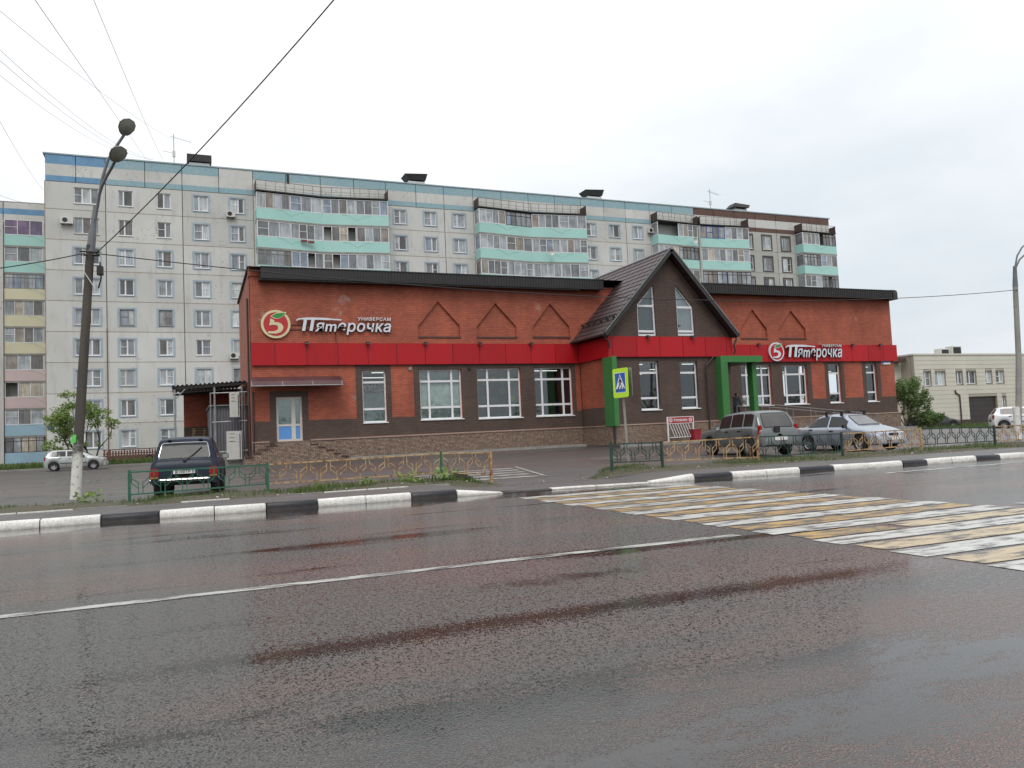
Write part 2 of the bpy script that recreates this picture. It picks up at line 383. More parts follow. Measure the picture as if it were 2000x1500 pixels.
# ------------------------------------------------------------------ kerbs
KERB = empty('kerb', (0, 16.6, 0)); tag(KERB, kind='structure')
cuts = [-33.5]
while cuts[-1] < 44: cuts.append(cuts[-1] + .985)
names = {}
bx = [-1.37, -.38, .6, 1.57, 2.58, 3.57, 4.55, 5.55, 6.6, 7.75, 8.85, 10.2, 11.38, 12.42, 13.4, 14.37, 15.4, 16.5, 17.6, 18.4, 19.25, 20.1, 20.95]
cols = 'BWWBWWB' + 'WBWBWW'[0:6]      # from -1.37
pat = ['B','W','W','B','W','W','B','W','B','W','B','W','B','W','W','B','W','W','B','W','W','B']
pat = ['B','W','W','B','W','W','B','W','B','W','W','W','B','W','W','B','W','W','B','W','W','B']
stones = [(bx[i], bx[i+1], pat[i]) for i in range(len(bx)-1)]
x = bx[0]; q = 0
while x > -34: stones.append((x-.98, x, 'WWB'[q % 3])); x -= .98; q += 1
x = bx[-1]; q = 0
while x < 46: stones.append((x, x+.95, 'WWB'[q % 3])); x += .95; q += 1
for x0, x1, c in stones:
    b = MB(); rr = random.Random(int(x0*97)); gp = .009; dz0, dz1 = rr.uniform(-.016,.010), rr.uniform(-.016,.010); dy = rr.uniform(-.018,.018)
    P8 = []; segs = [(x0+gp), x0+gp+.02, (x0+x1)/2, x1-gp-.02, x1-gp]
    prof = []
    for i, x in enumerate(segs):
        h = kerb_h(x) + dz0 + (dz1-dz0)*i/4; y = kerb_y(x)+dy; s_ = .012 if i in (0, 4) else 0
        prof.append([(x, y-.05+s_, -.05), (x, y-.045+s_, h*.45), (x, y-.035+s_, h-.035-s_), (x, y-.008, h-.004-s_), (x, y+.05, h+.004-s_), (x, y+.135, h-s_), (x, y+.15, -.05)])
    for pr in prof: b.v += pr
    for i in range(4):
        for j in range(6): b.f.append((i*7+j, (i+1)*7+j, (i+1)*7+j+1, i*7+j+1)); b.m.append(0)
    b.f.append(tuple(range(7))); b.m.append(0); b.f.append(tuple(28+k for k in range(7))); b.m.append(0)
    b.build('kerbstone', M['kerb_white'] if c == 'W' else M['kerb_black'], KERB, smooth=50)
# narrow garden kerb between pavement and verge
for x0, x1, ed in ((-40, 5.6, lambda x: walk_out(x)), ):
    gk = empty('edging_kerb', (0, 18.5, .15)); tag(gk, kind='structure'); x = x0
    while x < x1:
        rr = random.Random(int(x*31)); z = walk_z(x, 1) + rr.uniform(-.012, .004); y = ed(x)
        if rr.random() > .12:
            MB().box(x+.01, x+.98, y-.035, y+.035, .0, z+.02).build('edging_stone', M['kerb_white'] if rr.random() < .75 else M['concrete'], gk)
        x += 1.0
# ------------------------------------------------------------------ shop materials
def make_brick(name, c1, c2, mortar, var=.6, frost=0.0):
    m, t, p = nodes(name); s = t.nodes.new('ShaderNodeSeparateXYZ'); P = pos(t); t.links.new(P, s.inputs[0])
    cb = t.nodes.new('ShaderNodeCombineXYZ'); t.links.new(math2(t, 'ADD', s.outputs[0], s.outputs[1]), cb.inputs[0]); t.links.new(s.outputs[2], cb.inputs[1])
    br = t.nodes.new('ShaderNodeTexBrick'); t.links.new(cb.outputs[0], br.inputs['Vector'])
    br.inputs['Color1'].default_value = (*c1, 1); br.inputs['Color2'].default_value = (*c2, 1); br.inputs['Mortar'].default_value = (*mortar, 1)
    br.inputs['Scale'].default_value = 1.0; br.inputs['Mortar Size'].default_value = .009; br.inputs['Mortar Smooth'].default_value = .3
    br.inputs['Brick Width'].default_value = .26; br.inputs['Row Height'].default_value = .092; br.inputs['Bias'].default_value = -.1
    big = math2(t, 'MULTIPLY', mapr(t, noise(t, .55, 6, P, .6), .3, .7, .80, 1.16), mapr(t, noise(t, 1.1, 6, mapping(t, P, (1.6, 1.6, .18)), .65), .4, .75, 1.04, .82)); c = mixc(t, 1.0, br.outputs['Color'], big, 'MULTIPLY')
    if frost:
        f = mapr(t, math2(t, 'MULTIPLY', noise(t, 4.5, 8, P, .75), mapr(t, noise(t, .45, 3, P), .52, .70, 0, 1)), .40, .62, 0, .6); c = mixc(t, f, c, (.42, .36, .34))
    t.links.new(c, p.inputs['Base Color']); setp(p, Roughness=.72)
    bump(t, p, math2(t, 'SUBTRACT', math2(t, 'MULTIPLY', noise(t, 50, 3, P), .3), br.outputs['Fac']), .55, .012); return m
M['brick'] = make_brick('orange red brick', (.43, .105, .055), (.33, .078, .044), (.14, .060, .042), frost=1)
M['brick_dark'] = make_brick('dark brown brick', (.100, .063, .049), (.078, .049, .039), (.040, .028, .023))
M['brick_ridge'] = M['brick_dark']
def make_stone(name):
    m, t, p = nodes(name); s = t.nodes.new('ShaderNodeSeparateXYZ'); P = pos(t); t.links.new(P, s.inputs[0])
    cb = t.nodes.new('ShaderNodeCombineXYZ'); t.links.new(math2(t, 'ADD', s.outputs[0], s.outputs[1]), cb.inputs[0]); t.links.new(s.outputs[2], cb.inputs[1])
    br = t.nodes.new('ShaderNodeTexBrick'); t.links.new(mixc(t, .035, cb.outputs[0], t.nodes.new('ShaderNodeTexNoise').outputs['Color']), br.inputs['Vector'])
    br.inputs['Color1'].default_value = (.38, .265, .195, 1); br.inputs['Color2'].default_value = (.25, .17, .125, 1); br.inputs['Mortar'].default_value = (.11, .08, .062, 1)
    br.inputs['Scale'].default_value = 1.0; br.inputs['Mortar Size'].default_value = .012; br.inputs['Brick Width'].default_value = .17; br.inputs['Row Height'].default_value = .062
    c = mixc(t, 1.0, br.outputs['Color'], mapr(t, noise(t, 9, 4, P), .3, .7, .55, 1.4), 'MULTIPLY')
    t.links.new(c, p.inputs['Base Color']); setp(p, Roughness=.7)
    bump(t, p, math2(t, 'SUBTRACT', noise(t, 14, 4, P), br.outputs['Fac']), .9, .03); return m
M['stone'] = make_stone('split stone cladding')
M['red'] = mat('red composite panel', (.42, .006, .012), .5, .12, .6, spec=.3)
def make_panel_paint(name, col):
    # panel_red / panel_green: composite sheet, tone differs a little from panel to panel, faint dirty runs
    m, t, p = nodes(name); P = pos(t); oi = t.nodes.new('ShaderNodeObjectInfo')
    c = mixc(t, 1.0, col, mapr(t, oi.outputs['Random'], 0, 1, .84, 1.1), 'MULTIPLY')
    run = mapr(t, noise(t, 2.2, 6, mapping(t, P, (2.4, 2.4, .16)), .65), .5, .78, 0, .4); c = mixc(t, run, c, tuple(v*.35+.015 for v in col))
    t.links.new(c, p.inputs['Base Color']); setp(p, Specular_IOR_Level=.35); t.links.new(mapr(t, noise(t, 1.5, 4, P), .3, .7, .38, .58), p.inputs['Roughness'])
    bump(t, p, noise(t, .9, 2, P), .12, .05); return m
M['red'] = make_panel_paint('red composite panel runs', (.42, .006, .012)); M['green'] = make_panel_paint('green composite panel runs', (.050, .20, .055))
M['green_old'] = mat('green composite panel', (.048, .185, .052), .45, .15, .7)
M['white'] = mat('white window plastic', (.74, .75, .77), .35, .08, 2)
M['white_dirty'] = mat('off white plastic', (.62, .61, .58), .45, .15, 3)
M['metal_dark'] = mat('dark brown sheet metal', (.022, .019, .019), .42, .3, 1.5)
M['roof_tile'] = mat('brown metal roof tile', (.062, .040, .042), .34, .25, .9)
M['trim_ledge'] = mat('pinkish ledge', (.36, .25, .20), .6, .2, 3)
M['ledge_dark'] = mat('dark ledge tile', (.085, .042, .034), .5, .3, 3)
M['interior'] = mat('shop interior', (.16, .19, .17), .6, .5, .5)
M['blind'] = mat('pale window film', (.52, .58, .55), .5, .2, 1.0, fine=5)
M['silver'] = mat('silver sign face', (.66, .69, .74), .35, .1, 4)
M['sign_edge'] = mat('dark sign side', (.05, .05, .06), .5, .2, 4)
M['cream'] = mat('cream sign face', (.66, .58, .36), .4, .08, 3)
M['apple'] = mat('apple red sign face', (.46, .022, .028), .4, .08, 3)
M['leaf_green'] = mat('leaf green sign face', (.03, .25, .05), .4, .08, 3)
M['black'] = mat('black plastic', (.012, .012, .013), .45, .3, 5)
M['lamp_on'] = emit('lit ceiling lamp', (1, .98, .92), .75)
def make_glass(name, tint=(.75, .82, .8), dark=.35):
    m = bpy.data.materials.new(name); m.use_nodes = True; t = m.node_tree; t.nodes.clear()
    o = t.nodes.new('ShaderNodeOutputMaterial'); mx = t.nodes.new('ShaderNodeMixShader'); tr = t.nodes.new('ShaderNodeBsdfTransparent'); gl = t.nodes.new('ShaderNodeBsdfGlossy')
    fr_ = t.nodes.new('ShaderNodeFresnel'); fr_.inputs[0].default_value = 1.5
    tr.inputs[0].default_value = (*tint, 1); gl.inputs['Roughness'].default_value = .02; gl.inputs[0].default_value = (.9, .95, 1, 1)
    f = math2(t, 'ADD', math2(t, 'MULTIPLY', fr_.outputs[0], 1.5), .05); t.links.new(f, mx.inputs[0])
    bp = t.nodes.new('ShaderNodeBump'); bp.inputs['Strength'].default_value = .05; bp.inputs['Distance'].default_value = .02; t.links.new(noise(t, 1.2, 2, pos(t)), bp.inputs['Height']); t.links.new(bp.outputs[0], gl.inputs['Normal'])
    t.links.new(tr.outputs[0], mx.inputs[1]); t.links.new(gl.outputs[0], mx.inputs[2]); t.links.new(mx.outputs[0], o.inputs[0]); return m
M['glass'] = make_glass('window glass')
def make_film(name):
    m, t, p = nodes(name); v = t.nodes.new('ShaderNodeTexVoronoi'); v.inputs['Scale'].default_value = 1.9; v.inputs['Randomness'].default_value = .25
    P = mapping(t, pos(t), (1, .001, 1)); t.links.new(P, v.inputs['Vector'])
    f = mapr(t, v.outputs['Distance'], .36, .38, 1, 0); rp_ = t.nodes.new('ShaderNodeValToRGB'); sx = t.nodes.new('ShaderNodeSeparateColor'); t.links.new(v.outputs['Color'], sx.inputs[0]); t.links.new(sx.outputs[0], rp_.inputs[0])
    e = rp_.color_ramp.elements; e[0].color = (.11, .03, .022, 1); e[1].color = (.03, .12, .03, 1); k = e.new(.55); k.color = (.12, .15, .03, 1); rp_.color_ramp.interpolation = 'CONSTANT'
    bgc = mixc(t, mapr(t, noise(t, .8, 3, pos(t)), .4, .6, 0, 1), (.012, .028, .02), (.07, .11, .09))
    t.links.new(mixc(t, f, bgc, rp_.outputs[0]), p.inputs['Base Color']); setp(p, Roughness=.5); return m
M['film'] = make_film('green dotted window film')
def make_poster(name):
    m, t, p = nodes(name); v = t.nodes.new('ShaderNodeTexVoronoi'); v.inputs['Scale'].default_value = 5; t.links.new(mapping(t, pos(t), (1.2, .001, 2.2)), v.inputs['Vector'])
    c = mixc(t, .45, mixc(t, mapr(t, noise(t, 7, 4, pos(t)), .42, .58, 0, 1), (.55, .5, .46), (.16, .05, .045)), v.outputs['Color'], 'SOFT_LIGHT')
    t.links.new(c, p.inputs['Base Color']); return m
M['poster'] = make_poster('printed food poster')
M['canopy'] = mat('wine red polycarbonate', (.060, .020, .024), .42, .4, 1.3, col2=(.095, .042, .044))
M['steel'] = mat('galvanised steel', (.34, .35, .36), .45, .3, 4, metallic=.6)
M['blue_panel'] = mat('blue door film', (.11, .30, .68), .45, .08, 2)

YS, YW = 40.0, 36.65
X0, X1 = 3.25, 45.5
fS = lambda a, c, d: (a, YS + d, c)
fW = lambda a, c, d: (a, YW + d, c)
STORE = empty('supermarket_building', (24.0, 44.0, .45), 0, 'long red brick supermarket with red panel band, dark gable and stone plinth', 'shop building')
zb0, zb1 = 5.16, 6.24                      # red panel band
plz = lambda x: 1.41 + (x-X0)*.0040        # plinth ledge rises a little to the right
def px2(tl, br, Y): a = at(*tl, Y); b = at(*br, Y); return (a.x, b.z, b.x, a.z)
WIN = [  # rect, vertical mullions (fraction), horizontal (fraction from top), content
    (px2((706.6,722.5),(757,824), YS), [], [.235,.745], 'poster'),
    (px2((818.8,721.3),(904.8,817), YS), [.23,.77], [.24,.76], 'blind'),
    (px2((931,719),(1020.5,814.5), YS), [.25,.745], [.235,.755], 'film'),
    (px2((1043,717.3),(1121,810.5), YS), [.21,.77], [.245,.765], 'open')]
WINR = [
    (px2((1446,713),(1510,791), YS), [.22,.73], [.245,.765], 'open'),
    (px2((1527,713),(1580,788.5), YS), [.2,.76], [.235,.765], 'open'),
    (px2((1616.5,710.5),(1646,786), YS), [], [.24,.76], 'open'),
    (px2((1690,710),(1716.3,783.5), YS), [], [.235,.755], 'open')]
WINW = [
    (px2((1248,705),(1291,799.5), YW), [], [.24,.76], 'open'),
    (px2((1327,705),(1366.7,796.5), YW), [], [.245,.77], 'open')]
door = px2((538.7,775.3),(592,860.5), YS)
def niche(ap, ls, bl, rs, br): return [(q.x, q.z) for q in (at(*bl, YS), at(*br, YS), at(*rs, YS), at(*ap, YS), at(*ls, YS))]
NL = [niche((855,588.5),(816.8,637),(817.5,657.5),(898,636),(899,657.5)), niche((967,592),(931,638),(932,658),(1008,637),(1009,658)), niche((1073.9,592.8),(1040.5,638),(1041.5,658),(1112,638),(1113,658))]
NR = [niche((1469,604),(1446,642.5),(1447,660.5),(1498,642.5),(1499,660.5)), niche((1544,606),(1522,642.5),(1523,660.5),(1573,642.5),(1574,660.5))]
hole = lambda w: rect(w[0], w[1], w[2], w[3])
zt = 9.62
# --- orange walls with real openings
b = MB(); b.plate(rect(X0, .2, 21.12, zt+.33), [hole(w[0]) for w in WIN] + [rect(door[0], door[1], door[2], door[3])] + NL, fS, 0, .30); b.build('wall_left_wing', M['brick'], STORE)
b = MB(); b.plate(rect(29.0, .2, X1, zt), [hole(w[0]) for w in WINR] + NR, fS, 0, .30); b.build('wall_right_wing', M['brick'], STORE)
for nn in NL + NR:
    b = MB(); b.prism(nn, fS, .12, .16); b.build('niche_back', M['brick'], STORE)
    xs_ = [q[0] for q in nn]; zs_ = [q[1] for q in nn]
    b = MB(); b.box(min(xs_)-.03, max(xs_)+.03, YS-.045, YS+.06, min(zs_)-.06, min(zs_)+.02); b.build('niche_ledge', M['ledge_dark'], STORE)
# --- dark brick skins (12 mm proud)
zdk = at(600, 820.5, YS).z
ax = lambda px, py=780: at(px, py, YS).x
poly = [(X0-.001, 1.0), (21.12, 1.0), (21.12, zdk), (ax(1126), zdk), (ax(1126), zb0+.05), (ax(809), zb0+.05), (ax(809), zdk), (ax(765), zdk), (ax(765), zb0+.05), (ax(696), zb0+.05), (ax(696), zdk), (ax(602), zdk), (ax(602), at(560,764,YS).z), (ax(527), at(560,764,YS).z), (ax(527), zdk), (X0-.001, zdk)]
b = MB(); b.plate(poly, [hole(w[0]) for w in WIN] + [rect(door[0], door[1], door[2], door[3])], fS, -.014, .02); b.build('dark_brick_facing', M['brick_dark'], STORE)
zdr = at(1650, 777, YS).z
poly = [(29.0, 1.0), (X1+.001, 1.0), (X1+.001, zdr), (ax(1720,740), zdr), (ax(1720,740), zb0+.05), (ax(1685,740), zb0+.05), (ax(1685,740), zdr), (ax(1649,740), zdr), (ax(1649,740), zb0+.05), (ax(1612,740), zb0+.05), (ax(1612,740), zdr), (ax(1585,740), zdr), (ax(1585,740), zb0+.05), (29.0, zb0+.05)]
b = MB(); b.plate(poly, [hole(w[0]) for w in WINR], fS, -.014, .02); b.build('dark_brick_facing', M['brick_dark'], STORE)
# --- projecting gable wing
xw0, xw1, xa, za, ze = 21.15, 29.02, 25.05, 10.98, 6.32
gab = [(xw0, .3), (xw1, .3), (xw1, ze+.1), (xa, za-.05), (xw0, ze+.1)]
def pent(pts): return [(at(*q, YW).x, at(*q, YW).z) for q in pts]
PA = pent([(1247,656),(1282.5,656),(1275.8,556),(1244,594.5)]); PB = pent([(1324.5,655.5),(1357.5,655.5),(1353,598.5),(1318.6,556)])
b = MB(); b.plate(gab, [hole(w[0]) for w in WINW] + [PA, PB], fW, 0, .28); b.build('gable_wall', M['brick_dark'], STORE)
zsd = at(1160, 797, 38.3).z
b = MB(); b.add([(xw0, YW, zsd), (xw0, YS, zsd), (xw0, YS, 6.28), (xw0, YW, 6.28)], [(0,1,2,3)]); b.build('wing_side_wall', M['brick'], STORE)
b = MB(); b.box(xw0-.014, xw0+.1, YW+.001, YS-.03, .3, zsd); b.build('dark_brick_facing', M['brick_dark'], STORE)
b = MB(); b.box(xw1-.1, xw1, YW+.001, YS, .3, 6.28); b.build('wing_side_wall', M['brick_dark'], STORE)
b = MB(); b.box(21.121, 28.999, YS+.02, YS+.3, 5.2, 9.6); b.build('wall_behind_gable', M['brick'], STORE)
# --- side wall, rear body, flat roof
b = MB(); b.prism([(YS+.001, .1), (47.4, .1), (47.4, 9.42), (YS+.001, 9.95)], lambda a, c, d: (X0 + d, a, c), 0, .3)
b.build('side_wall', mat('plastered brick side', (.36, .12, .07), .75, .25, 1.2, fine=20), STORE)
b = MB(); b.box(X0+1.2, X1-.3, 47.3, 60, .1, 8.6); b.build('rear_block', M['brick'], STORE)
b = MB(); b.add([(X0-.02, 39.5, 9.93), (X1+.05, 39.5, 9.93), (X1+.05, 47.4, 9.57), (X0-.02, 47.4, 9.40), (X0+1.2, 47.4, 9.38), (X1, 60, 8.7), (X0+1.2, 60, 8.7)], [(0,1,2,3),(4,2,5,6)]); b.build('flat_roof', M['metal_dark'], STORE)
b = MB(); b.add([(X1, YS+.01, .2), (X1, 60, .2), (X1, 60, 8.9), (X1, YS+.01, 9.7)], [(0,1,2,3)]); b.build('side_wall', M['brick'], STORE)
b = MB(); b.box(X0-.03, at(510,540,39.5).x, YS-.06, 40.6, 9.55, 9.97); b.build('corner_pier', M['brick'], STORE)
b = MB(); b.bar((X0-.02, YS-.08, 10.0), (X0-.02, 47.4, 9.47), .16, .07); b.build('verge_flashing', M['metal_dark'], STORE)
# --- ribbed black cornice
def cornice(xa_, xb_, za0, za1, rnd=False):
    b = MB(); b.box(xa_, xb_, 39.42, YS-.002, za0, za1); x = xa_ + .05
    while x < xb_-.06:
        b.box(x, x+.07, 39.395, 39.4195, za0+.02, za1-.02); x += .16
    b.box(xa_-.02, xb_+.02, 39.37, 39.75, za1+.002, za1+.05)
    b.box(xa_-.01, xb_+.01, 39.385, 39.5, za0-.035, za0-.002)
    return b.build('cornice', M['metal_dark'], STORE)
cornice(at(509,540,39.42).x, 22.6, 9.38, 9.89); cornice(28.0, X1-.05, 9.40, 9.93)
b = MB(); b.prism([(39.36, 9.35), (40.05, 9.35), (40.05, 10.05), (39.6, 10.05), (39.42, 9.97), (39.36, 9.8)], lambda a, c, d: (d, a, c), X1-.28, X1+.1); b.build('cornice_end_cap', M['metal_dark'], STORE)
b = MB(); b.box(X0+.4, 21.1, 39.46, YS-.02, 9.28, 9.34); b.build('soffit', M['metal_dark'], STORE)
# --- metal tile gable roof
def slope(side):
    xe = 20.62 if side < 0 else 29.25; b = MB(); yf, yb = 36.08, 46.5; ny = int((yb-yf)/.06); rows = 17; Ls = math.hypot(xa-xe, za+.08-ze); dn = Vector((-(za-ze), 0, xa-xe)).normalized() if side < 0 else Vector((za-ze, 0, xe-xa)).normalized()
    if dn.z < 0: dn = -dn
    grid = []
    for r in range(rows):
        for e_ in (0, 1):
            k = (r + e_*.999)/rows; base = Vector((xa + (xe-xa)*k, 0, za+.08 + (ze-.02-za-.08)*k)); lift = .004 + .028*e_
            row = []
            for j in range(ny+1):
                y = yf + (yb-yf)*j/ny; w = .5+.5*math.cos(2*math.pi*y/.2); p = base + dn*(lift + .028*w); row.append((p.x, y, p.z))
            grid.append(row)
    for row in grid: b.v += row
    n = ny+1
    for i in range(len(grid)-1):
        for j in range(ny): b.f.append((i*n+j, i*n+j+1, (i+1)*n+j+1, (i+1)*n+j)); b.m.append(0)
    # underside deck
    e0 = Vector((xe, 0, ze-.05)); r0 = Vector((xa, 0, za+.0))
    b.add([(e0.x, yf, e0.z), (r0.x, yf, r0.z), (r0.x, yb, r0.z), (e0.x, yb, e0.z)], [(0,1,2,3)])
    o = b.build('roof_slope', M['roof_tile'], STORE)
    b = MB(); b.bar((xe, yf-.02, ze-.02), (xa, yf-.02, za+.05), .05, .26); b.build('barge_board', M['metal_dark'], STORE)
    b = MB(); b.tube([(xe-.05*(-1 if side > 0 else 1), yf+.02, ze-.02), (xe-.05*(-1 if side > 0 else 1), YS-.05, ze-.02)], .07, 8); b.build('gutter', M['metal_dark'], STORE)
    b = MB(); b.bar((xe, yf-.03, ze+.12), (xa, yf-.03, za+.2), .07, .035); b.build('rake_trim', M['steel'], STORE)
slope(-1); slope(1)
b = MB(); b.tube([(xa, 36.0, za+.13), (xa, 46.5, za+.13)], .09, 8); b.build('ridge_cap', mat('light ridge cap', (.30, .28, .29), .35, .2, 2), STORE)
b = MB()
for k_ in (.80, .835): 
    p = Vector((xa+(20.62-xa)*k_, 0, za+(ze-za)*k_)); b.tube([(p.x-.12, 36.2, p.z+.16), (p.x-.12, 39.9, p.z+.16)], .022, 6)
for y in fr(36.3, 39.8, .7):
    p = Vector((xa+(20.62-xa)*.82, 0, za+(ze-za)*.82)); b.bar((p.x, y, p.z), (p.x-.16, y, p.z+.2), .04, .12)
b.build('snow_guard', M['metal_dark'], STORE)
# --- plinths
def plinth(x0, x1, Y, cap=True):
    b = MB(); b.hexa([(x0,Y-.09,.15),(x1,Y-.09,.15),(x1,Y-.002,.15),(x0,Y-.002,.15),(x0,Y-.09,plz(x0)),(x1,Y-.09,plz(x1)),(x1,Y-.002,plz(x1)),(x0,Y-.002,plz(x0))]); b.build('stone_plinth', M['stone'], STORE)
    if cap:
        x = x0
        while x < x1-.05:
            x2 = min(x+.62, x1); b = MB(); b.hexa([(x+.004,Y-.125,plz(x)+.002),(x2-.004,Y-.125,plz(x2)+.002),(x2-.004,Y-.003,plz(x2)+.002),(x+.004,Y-.003,plz(x)+.002),(x+.004,Y-.125,plz(x)+.045),(x2-.004,Y-.125,plz(x2)+.045),(x2-.004,Y-.003,plz(x2)+.075),(x+.004,Y-.003,plz(x)+.075)]); b.build('ledge_tile', M['trim_ledge'], STORE); x = x2
plinth(X0-.06, door[0]-.35, YS-.0); plinth(door[2]+.35, 21.05, YS); plinth(xw1, X1+.18, YS)
plinth(xw0-.06, xw1+.05, YW)
b = MB(); b.hexa([(xw0-.09,YW,.15),(xw0-.01,YW,.15),(xw0-.01,YS-.09,.15),(xw0-.09,YS-.09,.15),(xw0-.09,YW,plz(21)),(xw0-.01,YW,plz(21)),(xw0-.01,YS-.09,plz(21)),(xw0-.09,YS-.09,plz(21))]); b.build('stone_plinth', M['stone'], STORE)
b = MB(); b.box(xw0-.13, xw0-.005, YW-.05, YS-.1, plz(21)+.002, plz(21)+.06); b.build('ledge_tile', M['trim_ledge'], STORE)
# --- red panels
def panel(x0, x1, Y, proud=.15):
    b = MB(); b.box(x0+.013, x1-.013, Y-proud, Y-proud+.03, zb0, zb1); return b.build('red_panel', M['red'], STORE)
px_ = [3.25, 4.35, 5.87, 7.4, 8.92, 10.42, 11.95, 13.47, 14.99, 16.52, 18.03, 19.52, 21.0]
for a_, c_ in zip(px_, px_[1:]): panel(a_, c_, YS)
px_ = [29.15, 30.2, 31.73, 33.15, 34.55, 35.95, 37.35, 38.75, 40.15, 41.59, 43.06, 44.46, 45.72]
for a_, c_ in zip(px_, px_[1:]): panel(a_, c_, YS)
px_ = [21.0, 21.26, 22.77, 24.24, 25.75, 27.25, 28.7, 29.12]
for a_, c_ in zip(px_, px_[1:]): panel(a_, c_, YW)
for y0, y1 in ((YW-.12, 38.1), (38.1, 39.83)):
    b = MB(); b.box(21.0, 21.03, y0+.008, y1-.008, zb0, zb1); b.build('red_panel', M['red'], STORE)
    b = MB(); b.box(29.09, 29.12, y0+.008, y1-.008, zb0, zb1); b.build('red_panel', M['red'], STORE)
for x0, x1, Y in ((3.26, 21.1, YS), (29.05, 45.7, YS), (21.03, 29.09, YW)):
    b = MB(); b.box(x0, x1, Y-.118, Y-.016, zb0+.02, zb1-.02); b.build('panel_subframe', M['black'], STORE)
    b = MB(); b.box(x0-.01, x1+.01, Y-.155, Y-.003, zb1+.001, zb1+.02); b.build('band_flashing', M['red'], STORE)
# --- windows
def window(w, Y, vm, hm, content, rec=.17):
    x0, z0, x1, z1 = w; fw = .075; b = MB(); ya, yb = Y+rec, Y+rec+.07
    b.box(x0, x0+fw, ya, yb, z0, z1); b.box(x1-fw, x1, ya, yb, z0, z1); b.box(x0+fw, x1-fw, ya, yb, z0, z0+fw); b.box(x0+fw, x1-fw, ya, yb, z1-fw, z1)
    xs = [x0+fw*.5] + [x0+(x1-x0)*v for v in vm] + [x1-fw*.5]; zs = [z1-fw*.5] + [z1-(z1-z0)*h for h in hm] + [z0+fw*.5]
    for x in xs[1:-1]: b.box(x-.055, x+.055, ya-.012, yb-.004, z0+fw, z1-fw)
    for z in zs[1:-1]: b.box(x0+fw, x1-fw, ya-.006, yb-.008, z-.055, z+.055)
    fo = b.build('window', M['white'], STORE)
    for i in range(len(xs)-1):
        for j in range(len(zs)-1):
            p = MB(); p.add([(xs[i], ya+.035, zs[j+1]), (xs[i+1], ya+.035, zs[j+1]), (xs[i+1], ya+.035, zs[j]), (xs[i], ya+.035, zs[j])], [(0,1,2,3)]); p.build('pane', M['glass'], fo)
    s = MB(); s.hexa([(x0-.03,Y-.07,z0-.05),(x1+.05,Y-.07,z0-.05),(x1+.05,Y+rec,z0-.02),(x0-.03,Y+rec,z0-.02),(x0-.03,Y-.07,z0-.005),(x1+.05,Y-.07,z0-.005),(x1+.05,Y+rec,z0+.02),(x0-.03,Y+rec,z0+.02)]); s.build('sill', M['white'], fo)
    if content in ('blind', 'film', 'poster'):
        c = MB(); zz = z1-.02 if content != 'poster' else z1-(z1-z0)*.43
        c.box(x0+.02, x1-.02, ya+.12, ya+.13, z0+.02, zz); c.build('window_film', M['film'] if content == 'film' else M['blind'], fo)
        if content == 'poster':
            c = MB(); c.box(x0+.05, x1-.05, ya+.10, ya+.11, z1-(z1-z0)*.44, z1-(z1-z0)*.27); c.build('poster', M['poster'], fo)
    return fo
for w, v, h, c in WIN: window(w, YS, v, h, c)
for w, v, h, c in WINR: window(w, YS, v, h, c)
for w, v, h, c in WINW: window(w, YW, v, h, c)
def pent_window(poly, zt_, zl):
    cx = sum(p[0] for p in poly)/4; cz = sum(p[1] for p in poly)/4
    ins = [(p[0]+(cx-p[0])*.16, p[1]+(cz-p[1])*.09) for p in poly]
    b = MB(); b.plate(poly, [ins], fW, .10, .17)
    xl, xr = min(p[0] for p in poly), max(p[0] for p in poly)
    for z in (zt_, zl): b.box(xl+.03, xr-.03, YW+.085, YW+.16, z-.06, z+.06)
    o = b.build('gable_window', M['white'], STORE)
    p = MB(); n = len(poly); p.add([fW(a, c, .14) for a, c in poly], [tuple(range(n))]); p.build('pane', M['glass'], o)
    k = MB(); k.add([fW(a, c, .30) for a, c in poly], [tuple(range(n))]); k.build('room_shade', mat('dim attic', (.16, .19, .21), .7, .3, 1), o)
pent_window(PA, at(1260,597,YW).z, at(1262,646.7,YW).z); pent_window(PB, at(1335,600,YW).z, at(1340,646.7,YW).z)
# rooms behind the glass, with the lit ceiling lamps
for x0, x1, Y, y1 in ((X0+.3, 21.0, YS+.32, 46.9), (29.2, X1-.3, YS+.32, 46.9), (21.3, 28.9, YW+.30, 46.9)):
    b = MB(); b.add([(x0,Y,1.4),(x1,Y,1.4),(x1,y1,1.4),(x0,y1,1.4),(x0,Y,5.1),(x1,Y,5.1),(x1,y1,5.1),(x0,y1,5.1)], [(0,1,2,3),(4,5,6,7),(2,3,7,6),(1,2,6,5),(3,0,4,7)]); b.build('sales_room', M['interior'], STORE)
    y = Y+1.0
    while y < 45.5:
        for xx in fr(x0+1.2, x1-2.2, 4.2):
            b = MB(); b.box(xx, xx+1.5, y, y+.12, 4.86, 4.9); b.build('ceiling_lamp', M['lamp_on'], STORE)
        y += 3.4
sh = mat('stocked shelf goods', (.16, .10, .06), .6, .7, 3.5, col2=(.05, .10, .07), fine=9)
for x0, x1 in ((16.5, 20.5), (30.5, 36.5), (37.2, 41.5), (42.2, 45), (22, 28)):
    b = MB(); y = 42.6
    b.box(x0, x1, y, y+.5, 1.42, 1.55); b.box(x0, x1, y+.45, y+.5, 1.55, 3.4)
    for z in (1.9, 2.35, 2.8): b.box(x0, x1, y+.05, y+.45, z, z+.05)
    b.build('shop_shelf', sh, STORE)
